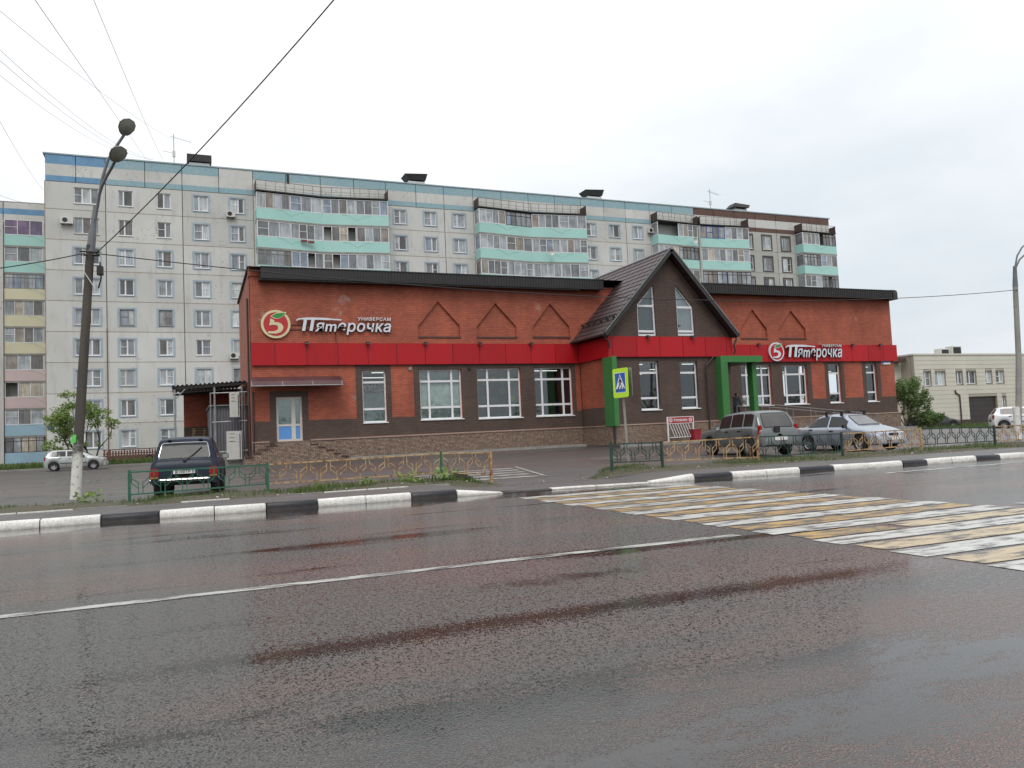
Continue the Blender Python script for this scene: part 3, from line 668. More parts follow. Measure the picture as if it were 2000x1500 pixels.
# --- door and awning
x0, z0, x1, z1 = door; b = MB(); ya = YS+.10; fw = .11
xm0, xm1 = x0+(x1-x0)*.58, x0+(x1-x0)*.74; zm = z0+(z1-z0)*.36
for bx_ in ((x0, x0+fw, z0, z1), (x1-fw, x1, z0, z1), (xm0, xm1, z0, z1), (x0+fw, xm0, z1-.14, z1), (xm1, x1-fw, z1-.14, z1), (x0+fw, xm0, z0, z0+.10), (xm1, x1-fw, z0, z0+.10), (x0+fw, xm0, zm-.05, zm+.05), (xm1, x1-fw, zm-.05, zm+.05)):
    b.box(bx_[0], bx_[1], ya, ya+.07, bx_[2], bx_[3])
DO = b.build('door', M['white_dirty'], STORE)
for xa_, xb_ in ((x0+fw, xm0), (xm1, x1-fw)):
    b = MB(); b.box(xa_, xb_, ya+.03, ya+.04, z0+.1, zm-.05); b.build('door_panel', M['blue_panel'], DO)
    b = MB(); b.box(xa_, xb_, ya+.03, ya+.04, zm+.05, z1-.14); b.build('pane', M['glass'], DO)
    b = MB(); b.box(xa_, xb_, ya+.10, ya+.11, zm+.05, z1-.14); b.build('door_curtain', M['blind'], DO)
b = MB(); b.tube([(xm0-.06, ya-.05, zm+.15), (xm0-.06, ya-.05, zm+.42)], .014, 6); b.build('handle', M['steel'], DO)
# steps up to the door, seen from the front
b = MB(); b.box(door[0]-.12, door[2]+.12, YS-1.5, YS-.092, .2, door[1]-.01)
SE = b.build('door_steps', M['stone'], STORE)
for s_, n_ in ((-1, 4), (1, 5)):
    for k in range(n_):
        xa_ = (door[0]-.12-.36*k) if s_ < 0 else (door[2]+.12+.36*k); xb_ = xa_ + s_*.36
        zz = door[1]-.01-.165*(k+1)
        b = MB(); b.box(xa_, xb_, YS-1.49, YS-.092, .2, zz-.03); b.build('step_block', M['stone'], SE)
        b = MB(); b.box(xa_+s_*.001, xb_+s_*.03, YS-1.53, YS-.095, zz-.028, zz+.012); b.build('tread', M['ledge_dark'], SE)
b = MB(); pr = [(0, .0), (-.25, -.02), (-.55, -.10), (-.85, -.26), (-1.02, -.48)]; xl, xr = X0-.12, at(668,758,39.3).x; zt_ = at(580,736,YS).z
for (a0, c0), (a1, c1) in zip(pr, pr[1:]):
    b.add([(xl, YS-.03+a0, zt_+c0), (xr, YS-.03+a0, zt_+c0), (xr+.0, YS-.03+a1, zt_+c1), (xl, YS-.03+a1, zt_+c1)], [(0,1,2,3)])
AW = b.build('awning', M['canopy'], STORE, smooth=60)
for x in fr(xl+.04, xr-.04, 1.3):
    b = MB(); b.tube([(x, YS-.03+a, zt_+c-.03) for a, c in pr], .022, 6); b.tube([(x, YS-.03, zt_-.5), (x, YS-1.0, zt_-.5)], .018, 6); b.build('awning_rib', M['steel'], AW)
b = MB(); b.tube([(xl, YS-1.05, zt_-.5), (xr, YS-1.05, zt_-.5)], .022, 6); b.build('awning_rail', M['steel'], AW)
# --- green portal pieces
pa = at(1196, 697, YW-.45); pb = at(1212, 697, YW-.45)
zpg = 1.48
b = MB(); b.box(xw0-.14, xw0+.14, YW-.48, YW+.55, zpg, zb0-.004); b.build('green_pillar', M['green'], STORE)
yp = YW-.5
xg0, xg1 = at(1407,700,yp).x, at(1489,700,yp).x; lw = .47
b = MB(); b.box(xg0, xg0+lw, yp, YW+.9, zpg+.1, zb0-.36); b.build('green_portal_leg', M['green'], STORE)
b = MB(); b.box(xg0, xg1, yp, YS-1.1, zb0-.358, zb0-.004); b.build('green_portal_beam', M['green'], STORE)
b = MB(); xr_ = at(1479,760,yp+.45).x; b.box(xr_-.30, xr_, yp+.42, yp+.85, .5, zb0-.36); b.build('green_portal_leg', M['green'], STORE)
# --- downpipes, spotlights, vents, plaque
def pipe(pts, r=.05): b = MB(); b.tube(pts, r, 8); return b.build('downpipe', mat('brown downpipe', (.045, .028, .026), .4, .2, 3), STORE)
q = at(1379, 712, YW-.12); q2 = at(1385, 848, YW-.12)
pipe([(q.x+.55, YW-.12, zb0+.0), (q.x+.02, YW-.12, q.z-.05), (q.x, YW-.12, q.z-.3), (q.x, YW-.12, q2.z)])
pipe([(xw0+.0, YW-.02-.12, zpg), (xw0+.0, YW-.14, .75), (xw0-.12, YW-.3, .62)], .06)
pipe([(29.25, 36.3, 6.25), (29.25, 36.3, 6.1), (29.1, 36.35, 5.8), (29.22, 36.4, 5.5), (29.2, 36.5, 5.3)])
pipe([(20.62, 36.2, 6.22), (20.9, 36.25, 5.95), (21.0, 36.35, 5.6)])
pipe([(X0-.06, YS+.9, 8.6), (X0-.06, YS+.9, 5.2), (X0-.06, YS+.9, .5)], .045)
pipe([(X0+.03, YS-.08, 3.9), (X0+.03, YS-.08, .5)], .05)
for px, py, Y in ((599,671,YS),(718.5,670.5,YS),(831,670,YS),(937,671,YS),(1037,671,YS),(1265,656,YW),(1352,656.5,YW),(1481,669,YS),(1664,670,YS),(1718,671,YS)):
    q = at(px, py, Y-.2); b = MB(); b.tube([(q.x, Y-.12, zb1+.03), (q.x, Y-.25, zb1+.06)], .018, 6); b.hexa([(q.x-.11,Y-.36,zb1-.06),(q.x+.11,Y-.36,zb1-.06),(q.x+.11,Y-.2,zb1-.0),(q.x-.11,Y-.2,zb1-.0),(q.x-.09,Y-.33,zb1+.03),(q.x+.09,Y-.33,zb1+.03),(q.x+.09,Y-.2,zb1+.09),(q.x-.09,Y-.2,zb1+.09)])
    b.build('spotlight', M['black'], STORE)
for px, py in ((801,720),(917,719)):
    q = at(px, py, YS-.05); b = MB(); b.lathe([(.0,-.06),(.09,-.06),(.1,-.02),(.1,.04)], 'y', 12, (q.x, YS-.02, q.z)); b.build('vent_cap', M['black'] if px > 850 else M['concrete'], STORE)
b = MB(); q = at(657, 690, YS-.02); b.box(q.x-.012, q.x+.012, YS-.03, YS+.0, zb1, 7.0); b.build('cable_conduit', M['black'], STORE)
q0, q1 = at(1721,705,YS-.05), at(1739,711.5,YS-.05)
b = MB(); b.box(q0.x, q1.x, YS-.06, YS-.04, q1.z, q0.z); PLQ = b.build('address_plaque', M['white'], STORE)
b = MB(); b.box(q0.x+.18, q1.x-.02, YS-.066, YS-.061, (q0.z+q1.z)/2-.0, q0.z-.02); b.build('plaque_name_strip', mat('plaque blue', (.03, .07, .28), .4, .1, 3), PLQ)
b = MB(); b.lathe([(0,-.068),(.10,-.068),(.10,-.061)], 'y', 14, (q0.x+.10, YS, (q0.z+q1.z)/2)); b.build('plaque_number_disc', mat('plaque dark blue', (.03, .06, .22), .4, .1, 3), PLQ)
# rear annex wall seen below the loading roof
b = MB(); b.box(.25, X0+.4, 50.0, 50.4, .2, 4.45); b.build('annex_wall', M['brick'], STORE)
b = MB(); b.box(.24, X0+.4, 49.98, 49.999, .2, 2.55); b.build('dark_brick_facing', M['brick_dark'], STORE)
b = MB(); b.box(.1, X0+.4, 49.9, 50.5, 4.46, 4.75); b.build('annex_cornice', M['metal_dark'], STORE)

# ------------------------------------------------------------------ lettering
def text_mesh(body, x0, x1, z0, z1, y, depth, bold=.02, shear=0.0, mats=None, spacing=1.0, face='-y'):
    c = bpy.data.curves.new('lettering', 'FONT'); c.body = body; c.offset = bold; c.shear = shear; c.extrude = .1; c.resolution_u = 4; c.space_character = spacing
    o = bpy.data.objects.new('lettering', c); COL.objects.link(o)
    me = bpy.data.meshes.new_from_object(o.evaluated_get(bpy.context.evaluated_depsgraph_get()))
    bpy.data.objects.remove(o); bpy.data.curves.remove(c)
    xs = [v.co.x for v in me.vertices]; ys = [v.co.y for v in me.vertices]; ax0, ax1, ay0, ay1 = min(xs), max(xs), min(ys), max(ys)
    for v in me.vertices:
        a = (v.co.x-ax0)/(ax1-ax0); h = (v.co.y-ay0)/(ay1-ay0); d = v.co.z
        if face == '-y': v.co = Vector((x0+(x1-x0)*a, y-d/.2*depth, z0+(z1-z0)*h))
        else: v.co = Vector((y-d/.2*depth, x0+(x1-x0)*a, z0+(z1-z0)*h))
    me.materials.clear()
    for m in mats: me.materials.append(m)
    me.update()
    if len(mats) > 1:
        for p in me.polygons: p.material_index = 0 if abs(p.normal.y if face == '-y' else p.normal.x) > .7 else 1
    return me
S5 = [(183,238),(240,268),(233,296),(290,296),(340,318),(366,362),(357,408),(322,446),(262,466),(140,462),(150,433),(222,433),(268,418),(292,388),(286,352),(252,337),(205,335),(164,347)]
LEAF = [(203,206),(230,185),(270,166),(330,156),(395,154),(370,190),(335,215),(290,229),(245,227)]
def logo(root, cx, cz, r, y, c_ring, c_red, c_five, ring_w):
    nrm = lambda pts: [(cx + (px-258)/212*r, cz + (322-py)/212*r) for px, py in pts]
    f = lambda a, c, d: (a, y + d, c)
    b = MB(); b.lathe([(0, -.10), (r, -.10), (r*1.0, 0), (0, 0)], 'y', 40, (cx, y, cz)); b.build('logo_disc', [c_ring], root, smooth=40)
    b = MB(); b.lathe([(0, -.112), (r*(1-ring_w), -.112), (r*(1-ring_w), -.095)], 'y', 40, (cx, y, cz-.0)); b.build('logo_apple', c_red, root)
    b = MB(); b.prism(nrm(S5), f, -.135, -.1); b.build('logo_digit', c_five, root)
    big = [(258+(px-258)*1.0 + (px-297)*.22, py + (py-192)*.38) for px, py in LEAF]
    b = MB(); b.prism(nrm(big), f, -.125, -.1); b.build('logo_leaf_border', c_ring, root)
    b = MB(); b.prism(nrm(LEAF), f, -.140, -.1); b.build('logo_leaf', M['leaf_green'], root)
def swash_pi(root, x0, x1, xl0, xl1, zb, zt_, y, dep, name='letter'):
    """the large first letter: two slanted stems under a long curved bar"""
    H = zt_-zb; b = MB(); f = lambda a, c, d: (a, y-dep*(1-d), c)
    arc = lambda k: zt_ - H*.11 - H*.07*((k-.42)/.58)**2 - (.10*H if k < .06 else 0)
    ks = [i/16 for i in range(17)]; th = lambda k: H*(.16 if .15 < k < .75 else .10)
    poly = [(x0+(x1-x0)*k, arc(k)-th(k)*.5) for k in ks] + [(x0+(x1-x0)*k, arc(k)+th(k)*.5) for k in reversed(ks)]
    b.prism(poly, f, 0, 1)
    w = (xl1-xl0)*.30; sl = H*.17
    for xa_ in (xl0, xl1-w):
        zt2 = arc((xa_+sl-x0)/(x1-x0))
        b.prism([(xa_, zb), (xa_+w, zb), (xa_+w+sl, zt2), (xa_+sl, zt2)], f, .002, .998)
    o = b.build(name, [M['silver'], M['sign_edge']], root)
    for p in o.data.polygons: p.material_index = 0 if abs(p.normal.y) > .7 else 1
SG = empty('shop_sign', (7, YS, 6.2), 0, 'silver script supermarket sign with round apple logo on bare brick', 'sign')
y_ = YS-.10
logo(SG, 4.43, 7.19, .70, YS-.02, M['cream'], M['apple'], M['cream'], .17)
swash_pi(SG, 5.40, 7.62, 5.66, 6.18, 6.86, 7.55, y_, .10)
link('lettering', text_mesh('яmерочка', 6.30, 10.17, 6.68, 7.30, y_, .10, .016, .2, [M['silver'], M['sign_edge']], 1.04), SG)
link('lettering', text_mesh('УНИВЕРСАМ', 8.47, 10.17, 7.42, 7.60, y_, .06, .016, .05, [M['white'], M['sign_edge']], 1.2), SG)
b = MB(); b.box(4.9, 9.9, YS-.045, YS-.02, 7.16, 7.19); b.box(4.9, 9.9, YS-.045, YS-.02, 6.92, 6.95); b.build('mounting_rail', M['black'], SG)
SG2 = empty('shop_sign', (37.5, YS-.2, 5.2), 0, 'small silver script sign with oval logo mounted on red panel band', 'sign')
logo(SG2, 35.14, 5.79, .60, YS-.16, M['silver'], M['red'], M['silver'], .15)
swash_pi(SG2, 35.80, 38.25, 36.0, 36.66, 5.44, 6.26, YS-.24, .10)
link('lettering', text_mesh('яmерочка', 36.78, 40.58, 5.22, 6.0, YS-.24, .10, .016, .2, [M['silver'], M['sign_edge']], 1.04), SG2)
link('lettering', text_mesh('УНИВЕРСАМ', 38.9, 40.58, 6.10, 6.28, YS-.24, .06, .016, .05, [M['white'], M['sign_edge']], 1.2), SG2)
b = MB(); b.box(34.6, 40.5, YS-.2, YS-.16, 5.6, 5.64); b.box(34.6, 40.5, YS-.2, YS-.16, 5.95, 5.99); b.build('mounting_rail', M['red'], SG2)
# ------------------------------------------------------------------ apartment blocks
def make_panel_mat(name, c1, c2):
    m, t, p = nodes(name); P = pos(t)
    f = mapr(t, noise(t, .25, 5, P), .35, .65, 0, 1); c = mixc(t, f, c1, c2)
    oi = t.nodes.new('ShaderNodeObjectInfo'); c = mixc(t, 1.0, c, mapr(t, oi.outputs['Random'], 0, 1, .90, 1.06), 'MULTIPLY')
    c = mixc(t, mapr(t, noise(t, 1.6, 6, mapping(t, P, (1, 1, .22)), .65), .52, .75, 0, .55), c, tuple(v*.55 for v in c1))
    spots = mapr(t, math2(t, 'MULTIPLY', noise(t, 5, 5, P, .7), mapr(t, noise(t, .35, 2, P), .5, .6, 0, 1)), .56, .62, 0, .6); c = mixc(t, spots, c, (.13, .11, .09))
    c = mixc(t, 1.0, c, mapr(t, noise(t, 30, 2, P), .3, .7, .88, 1.1), 'MULTIPLY')
    t.links.new(c, p.inputs['Base Color']); setp(p, Roughness=.85); bump(t, p, noise(t, 18, 3, P), .25, .01); return m
M['panel'] = make_panel_mat('pebble dash concrete panel', (.58, .58, .565), (.515, .51, .49))
M['panel_dark'] = make_panel_mat('grey concrete panel', (.44, .45, .43), (.38, .39, .37))
M['joint'] = mat('panel joint mortar', (.34, .29, .22), .85, .4, 2, col2=(.20, .165, .13), fine=12)
M['blue_a'] = mat('bright blue facade paint', (.16, .33, .53), .75, .25, .8, fine=14)
M['blue_b'] = mat('faded blue facade paint', (.24, .39, .45), .8, .25, .6, fine=14, col2=(.30, .42, .46))
M['brown_b'] = mat('brown facade paint', (.135, .075, .062), .8, .25, .7, fine=14)
M['blue_trim'] = mat('blue window surround paint', (.27, .36, .45), .8, .3, 1.2, col2=(.40, .44, .46))
M['brown_trim'] = mat('brown window surround paint', (.10, .075, .068), .8, .3, 1.2)
M['turq'] = mat('turquoise balcony sheet', (.37, .63, .59), .6, .10, .5)
M['b_yellow'] = mat('yellow balcony sheet', (.64, .61, .44), .6, .15, .6)
M['b_pink'] = mat('pink balcony sheet', (.60, .48, .48), .6, .15, .6)
M['b_blue'] = mat('pale blue balcony sheet', (.30, .46, .56), .6, .15, .6)
M['b_cream'] = mat('cream balcony sheet', (.66, .63, .48), .6, .15, .6)
M['wood'] = mat('weathered brown wood', (.085, .055, .042), .7, .4, 2, fine=10)
M['wood_grey'] = mat('peeling grey wood', (.30, .29, .27), .75, .3, 2, fine=10)
M['blue_frame'] = mat('blue plastic frame', (.03, .08, .36), .4, .15, 2)
M['rust_rail'] = mat('rusty roof rail', (.075, .05, .042), .7, .4, 2)
M['tar'] = mat('tarred roof edge', (.022, .02, .02), .6, .4, 1)
def make_pane(name, ramp):
    """a glazed pane with whatever hangs behind it and a pale reflection, both in its colour: tone differs from pane to pane"""
    m, t, p = nodes(name); oi = t.nodes.new('ShaderNodeObjectInfo'); rp_ = t.nodes.new('ShaderNodeValToRGB'); t.links.new(oi.outputs['Random'], rp_.inputs[0])
    rp_.color_ramp.interpolation = 'CONSTANT'; e = rp_.color_ramp.elements
    e[0].position = 0; e[0].color = (*ramp[0][1], 1); e[1].position = ramp[-1][0]; e[1].color = (*ramp[-1][1], 1)
    for q, c in ramp[1:-1]: k = e.new(q); k.color = (*c, 1)
    P = pos(t); v = mapping(t, P, (9, .01, .5)); folds = mapr(t, noise(t, 1.0, 2, v), .35, .65, .82, 1.35)
    low = mapr(t, noise(t, .9, 3, P), .4, .6, .7, 1.1)
    c = mixc(t, 1.0, mixc(t, 1.0, rp_.outputs[0], folds, 'MULTIPLY'), low, 'MULTIPLY')
    t.links.new(c, p.inputs['Base Color']); setp(p, Roughness=.04, Specular_IOR_Level=.75); bump(t, p, noise(t, .9, 2, P), .05, .05); return m
M['pane'] = make_pane('flat window pane', [(0, (.07,.075,.08)), (.14, (.17,.18,.19)), (.32, (.25,.27,.29)), (.48, (.33,.37,.40)), (.62, (.12,.115,.11)), (.72, (.42,.45,.46)), (.84, (.22,.25,.29)), (.91, (.52,.56,.57))])
M['pane_b'] = make_pane('balcony pane', [(0, (.15,.16,.17)), (.18, (.25,.27,.29)), (.38, (.34,.37,.40)), (.55, (.14,.135,.13)), (.68, (.33,.36,.38)), (.8, (.24,.21,.18)), (.88, (.20,.25,.32)), (.95, (.40,.36,.29))])
M['pane_purple'] = make_pane('purple tinted pane', [(0, (.12,.09,.17)), (.5, (.15,.10,.18)), (.8, (.10,.08,.14))])
M['ac'] = mat('air conditioner casing', (.60, .60, .57), .5, .15, 3)

YA = 80.0
fA = lambda a, c, d: (a, YA + d, c)
JT = [25.82] + [26.08 - 2.775*k for k in range(1, 9)] + [.95]      # panel joints from the attic down
wz = lambda r: (26.08-2.775*r-.68, 26.08-2.775*r-2.14)              # window top, bottom of row r
APT = empty('apartment_block', (35, YA+6, .75), 0, 'nine storey grey panel apartment block with turquoise balconies behind the shop', 'apartment block')
b = MB(); b.box(-10.72, 81.05, YA+.22, YA+12, .6, 28.3); b.build('core', M['joint'], APT)
b = MB(); b.box(-10.9, 81.2, YA-.08, YA+12.1, 28.3, 28.42); b.build('roof_edge', mat('pale blue roof flashing', (.33, .40, .44), .6, .2, 1), APT)
pane_me = MB().add([(0,0,0),(1,0,0),(1,0,1),(0,0,1)], [(0,1,2,3)]).mesh('pane', M['pane'])
paneb_me = MB().add([(0,0,0),(1,0,0),(1,0,1),(0,0,1)], [(0,1,2,3)]).mesh('pane', M['pane_b'])
panep_me = MB().add([(0,0,0),(1,0,0),(1,0,1),(0,0,1)], [(0,1,2,3)]).mesh('pane', M['pane_purple'])
def put_pane(parent, p, w, h, me=None, rz=0):
    o = bpy.data.objects.new('pane', me or pane_me); COL.objects.link(o); o.parent = parent; o.location = p; o.scale = (w, 1, h); o.rotation_euler[2] = rz
    return o
_wc = {}
def frame_mesh(w, h, split, vent, mkey):
    key = (round(w, 2), round(h, 2), split, vent, mkey)
    if key not in _wc:
        b = MB(); f = .075
        b.box(0, f, -.04, .03, 0, h); b.box(w-f, w, -.04, .03, 0, h); b.box(f, w-f, -.04, .03, 0, f); b.box(f, w-f, -.04, .03, h-f, h)
        for s_ in split: b.box(w*s_-.06, w*s_+.06, -.045, .028, f, h-f)
        if vent:
            xs = [0] + [w*s_ for s_ in split] + [w]; a, c = (xs[0]+f, xs[1]-.06) if vent == 1 else (xs[-2]+.06, xs[-1]-f)
            b.box(a, c, -.042, .025, h*.52, h*.52+.05)
        b.box(-.04, w+.04, -.20, -.04, -.06, -.01)
        _wc[key] = b.mesh('window', M[mkey])
    return _wc[key]
_tc = {}
def surround_mesh(w, h, m, fr_w=.20):
    key = (round(w,2), round(h,2), m)
    if key not in _tc:
        b = MB(); b.plate(rect(-fr_w, -fr_w, w+fr_w, h+fr_w*.8), [rect(0, 0, w, h)], lambda a, c, d: (a, d, c), 0, .03); _tc[key] = b.mesh('surround', M[m])
    return _tc[key]
def apt_window(root, x0, z0, x1, z1, Y, rr, trim='blue_trim', triple=False, rec=.13):
    w, h = x1-x0, z1-z0
    split = (1/3, 2/3) if triple else (rr.choice([(.5,), (.42,), (.58,), (.36,)]))
    vent = rr.choice([0, 0, 1, 2])
    o = link('window', frame_mesh(w, h, split, vent, rr.choice(['white']*12 + ['white_dirty']*3 + ['wood_grey']) if Y > 60 else 'white'), root, True, (x0, Y+rec, z0))
    xs = [0] + [w*s_ for s_ in split] + [w]
    for a, c in zip(xs, xs[1:]): put_pane(o, (a+.03, 0, .03), c-a-.06, h-.06)
    if trim:
        s_ = bpy.data.objects.new('surround', surround_mesh(w, h, trim)); COL.objects.link(s_); s_.parent = o; s_.location = (0, -rec-.006, 0)
    return o
cols = [((-10.75,-5.9), [(-8.47,-6.45)], 9), ((-5.9,.61), [(-4.87,-3.65),(-1.6,-.41)], 9), ((.61,7.05), [(1.6,2.9),(4.9,6.16)], 9),
        ((20.34,26.7), [(21.15,22.42),(24.45,25.75)], 4), ((26.7,30.05), [(27.67,29.02)], 4),
        ((43.35,49.34), [(43.88,45.17),(47.09,48.4)], 4), ((49.34,52.7), [(50.3,51.55)], 4),
        ((66.5,71.96), [(66.62,67.95),(69.6,70.98)], 4), ((71.96,74.86), [(72.72,74.05)], 4)]
rr = random.Random(5)
for (xa_, xb_), ws, rows in cols:
    dark = xa_ > 60
    for r in range(rows):
        z1, z0 = JT[r]-.03, JT[r+1]+.03
        t_, bo = wz(r)
        tall = .34 if dark else 0
        holes = [rect(a, bo-tall, c, t_) for a, c in ws]
        b = MB(); b.plate(rect(xa_+.03, z0, xb_-.03, z1), holes, fA, 0, .2); b.build('facade_panel', M['panel_dark'] if dark else M['panel'], APT)
        for a, c in ws:
            tr = 'brown_trim' if dark else 'blue_trim'
            if not dark and r < 2 and a < 0: tr = None
            if a == 1.6 and r == 5: tr = None
            if not dark and r > 2 and rr.random() < .06: tr = None
            apt_window(APT, a, bo-tall, c, t_, YA, rr, tr, triple=(a == -8.47))
    if rows < 9:
        b = MB(); b.box(xa_+.03, xb_-.03, YA, YA+.2, 1.0, JT[rows]-.03); b.build('facade_panel', M['panel'], APT)
# walls behind the balconies
for xa_, xb_ in ((7.05,20.34),(30.05,43.35),(52.7,59.1),(59.1,66.5),(74.86,81.0)):
    b = MB(); b.box(xa_+.03, xb_-.03, YA+.02, YA+.2, 1.0, JT[0]); b.build('facade_panel', M['panel_dark'] if xa_ > 59 else M['panel'], APT)
# attic panels with painted bands
xj = [-10.75,-8.3,-5.9,-2.6,.61,3.9,7.05,10.2,13.6,17.0,20.34,23.6,26.7,30.05,33.4,36.7,40.0,43.35,46.4,49.34,52.7,55.9,59.1,62.1,65.3,68.6,71.96,77.6,81.0]
for a, c in zip(xj, xj[1:]):
    b = MB(); top = 'blue_a' if c < -5 else ('brown_b' if a > 59 else 'blue_b'); thin = top
    if 3 < a < 5: top = 'panel'
    for i, (z0, z1) in enumerate(((25.85, 26.36), (26.36, 27.42), (27.42, 28.29))):
        b.cur = (1, 0, 2)[i]; b.box(a+.03, c-.03, YA-.02 if i != 1 else YA-.017, YA+.2, z0, z1)
    b.build('attic_panel', [M['panel'], M[thin], M[top]], APT)
# mortar in the joints between panels
for (xa_, xb_), ws, rows in cols:
    for r in range(rows+1):
        b = MB(); z = JT[r]; b.box(xa_, xb_, YA+.008, YA+.1, z-.032, z+.032); b.build('joint_strip', M['joint'], APT)
    for x in (xa_, xb_):
        b = MB(); b.box(x-.045, x+.045, YA+.010, YA+.1, JT[rows], JT[0]); b.build('joint_strip', M['joint'], APT)
# --- balconies
def balcony(root, pts, zf, style, parapet, pitch=None, side=True, Yb=YA, glz=True, rr=random.Random(11)):
    """one storey of glazed balcony along the plan polyline pts; zf = underside of slab; style = one letter per bay"""
    zp0, zp1, zg1 = zf+.10, zf+1.16, zf+2.72
    b = MB()
    for (x0, y0), (x1, y1) in zip(pts, pts[1:]):
        b.hexa([(x0,y0,zp0),(x1,y1,zp0),(x1,y1+.05,zp0),(x0,y0+.05,zp0),(x0,y0,zp1),(x1,y1,zp1),(x1,y1+.05,zp1),(x0,y0+.05,zp1)])
    if side:
        x, y = pts[0]; b.hexa([(x,y+.051,zp0),(x+.05,y+.051,zp0),(x+.05,Yb,zp0),(x,Yb,zp0),(x,y+.051,zp1),(x+.05,y+.051,zp1),(x+.05,Yb,zp1),(x,Yb,zp1)])
        x, y = pts[-1]; b.hexa([(x-.05,y+.051,zp0),(x,y+.051,zp0),(x,Yb,zp0),(x-.05,Yb,zp0),(x-.05,y+.051,zp1),(x,y+.051,zp1),(x,Yb,zp1),(x-.05,Yb,zp1)])
    o = b.build('balcony', M[parapet], root)
    # pressed fold lines of the sheet parapet
    b = MB()
    for (x0, y0), (x1, y1) in zip(pts, pts[1:]):
        at_ = lambda k: (x0+(x1-x0)*k, y0+(y1-y0)*k-.006)
        if x1-x0 > 4:
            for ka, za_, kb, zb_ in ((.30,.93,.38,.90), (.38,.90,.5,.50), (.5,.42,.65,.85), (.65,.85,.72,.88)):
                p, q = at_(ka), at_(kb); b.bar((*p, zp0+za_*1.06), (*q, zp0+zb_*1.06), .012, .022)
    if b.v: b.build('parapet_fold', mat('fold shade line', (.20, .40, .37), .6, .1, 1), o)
    b = MB()
    for (x0, y0), (x1, y1) in zip(pts, pts[1:]):
        b.hexa([(x0,y0-.02,zf-.1),(x1,y1-.02,zf-.1),(x1,Yb,zf-.1),(x0,Yb,zf-.1),(x0,y0-.02,zf+.095),(x1,y1-.02,zf+.095),(x1,Yb,zf+.095),(x0,Yb,zf+.095)])
    b.build('slab', M['concrete'], o)
    if not glz: return o
    tot = [math.hypot(x1-x0, y1-y0) for (x0, y0), (x1, y1) in zip(pts, pts[1:])]; nb = len(style); per = nb//(len(pts)-1)
    for si, ((x0, y0), (x1, y1)) in enumerate(zip(pts, pts[1:])):
        L = tot[si]; ang = math.atan2(y1-y0, x1-x0)
        for k in range(per):
            st = style[si*per+k]
            if st == '.': continue
            bl = L/per; ml = {'W': 'white', 'w': 'white_dirty', 'B': 'wood', 'g': 'wood_grey', 'U': 'blue_frame', 'P': 'white'}[st]
            f = .065 if st in 'Ww' else .055; n = rr.choice([3, 4, 4]) if st in 'WwUP' else 5; h = zg1-zp1-.03
            m_ = MB(); m_.box(.02, bl-.02, -.03, .03, 0, f); m_.box(.02, bl-.02, -.03, .03, h-f, h); m_.box(.02, .02+f, -.031, .031, f, h-f); m_.box(bl-.02-f, bl-.02, -.031, .031, f, h-f)
            iw = bl-.04-2*f; xs = [.02+f+iw*i/n for i in range(n+1)]
            for xx in xs[1:-1]: m_.box(xx-f*.5, xx+f*.5, -.032, .028, f, h-f)
            if st in 'Bg': m_.box(.02+f, bl-.02-f, -.025, .025, h*.72, h*.72+.05)
            elif rr.random() < .6:
                i = rr.randrange(n); m_.box(xs[i], xs[i+1], -.025, .025, h*.5, h*.5+.045)
            me = m_.mesh('glazing', M[ml]); px = x0+(x1-x0)*k/per; py = y0+(y1-y0)*k/per
            gz = bpy.data.objects.new('glazing', me); COL.objects.link(gz); gz.location = (px, py+.03, zp1+.012); gz.rotation_euler = (0, 0, ang); par(gz, o)
            for i in range(n):
                if rr.random() < .03: continue
                put_pane(gz, (xs[i], .01+rr.choice([0, .01]), f*.7), xs[i+1]-xs[i], h-f*1.4, panep_me if st == 'P' else paneb_me)
    if side:
        x, y = pts[0]; D = Yb-y; h = zg1-zp1-.03; m_ = MB(); f = .06
        m_.box(-.03, .03, 0, D, 0, f); m_.box(-.03, .03, 0, D, h-f, h); m_.box(-.03, .03, 0, f, f, h-f); m_.box(-.03, .03, D-f, D, f, h-f)
        gz = link('glazing', m_.mesh('glazing', M['white']), o, True, (x+.035, y+.05, zp1+.012)); put_pane(gz, (0, D-.05, .05), D-.1, h-.1, paneb_me, -math.pi/2)
    return o
def roof_guard(root, pts, z):
    b = MB()
    for (x0, y0), (x1, y1) in zip(pts, pts[1:]):
        b.hexa([(x0,y0-.12,z),(x1,y1-.12,z),(x1,YA,z),(x0,YA,z),(x0,y0-.12,z+.12),(x1,y1-.12,z+.12),(x1,YA,z+.12),(x0,YA,z+.12)])
    o = b.build('balcony_roof', M['tar'], root); b = MB()
    for (x0, y0), (x1, y1) in zip(pts, pts[1:]):
        for zz in (z+.32, z+.60, z+1.08): b.bar((x0,y0,zz), (x1,y1,zz), .035 if zz > z+1 else .018)
        n = max(2, int((x1-x0)/.85))
        for i in range(n+1): p = (x0+(x1-x0)*i/n, y0+(y1-y0)*i/n); b.bar((*p, z+.12), (*p, z+1.08), .03)
    b.build('guard_rail', M['rust_rail'], o); b = MB()
    for x, y in (pts[0], pts[-1]): b.box(x-.02, x+.02, y, YA, z+.12, z+1.08)
    b.build('guard_end_sheet', M['rust_rail'], o)
ZF = lambda r: 23.10 - 2.80*r
B1 = [(7.2,78.55),(13.62,79.35),(20.2,78.55)]; B2 = [(30.15,78.55),(36.7,79.35),(43.25,78.55)]
for pts, sty in ((B1, ('wWWW','WWWW','gWWW')), (B2, ('WBWW','WWWW','WWWW'))):
    for r in range(3): balcony(APT, pts, ZF(r), sty[r], 'turq')
    balcony(APT, pts, ZF(3), '....', 'b_cream', glz=False); roof_guard(APT, pts, 25.90)
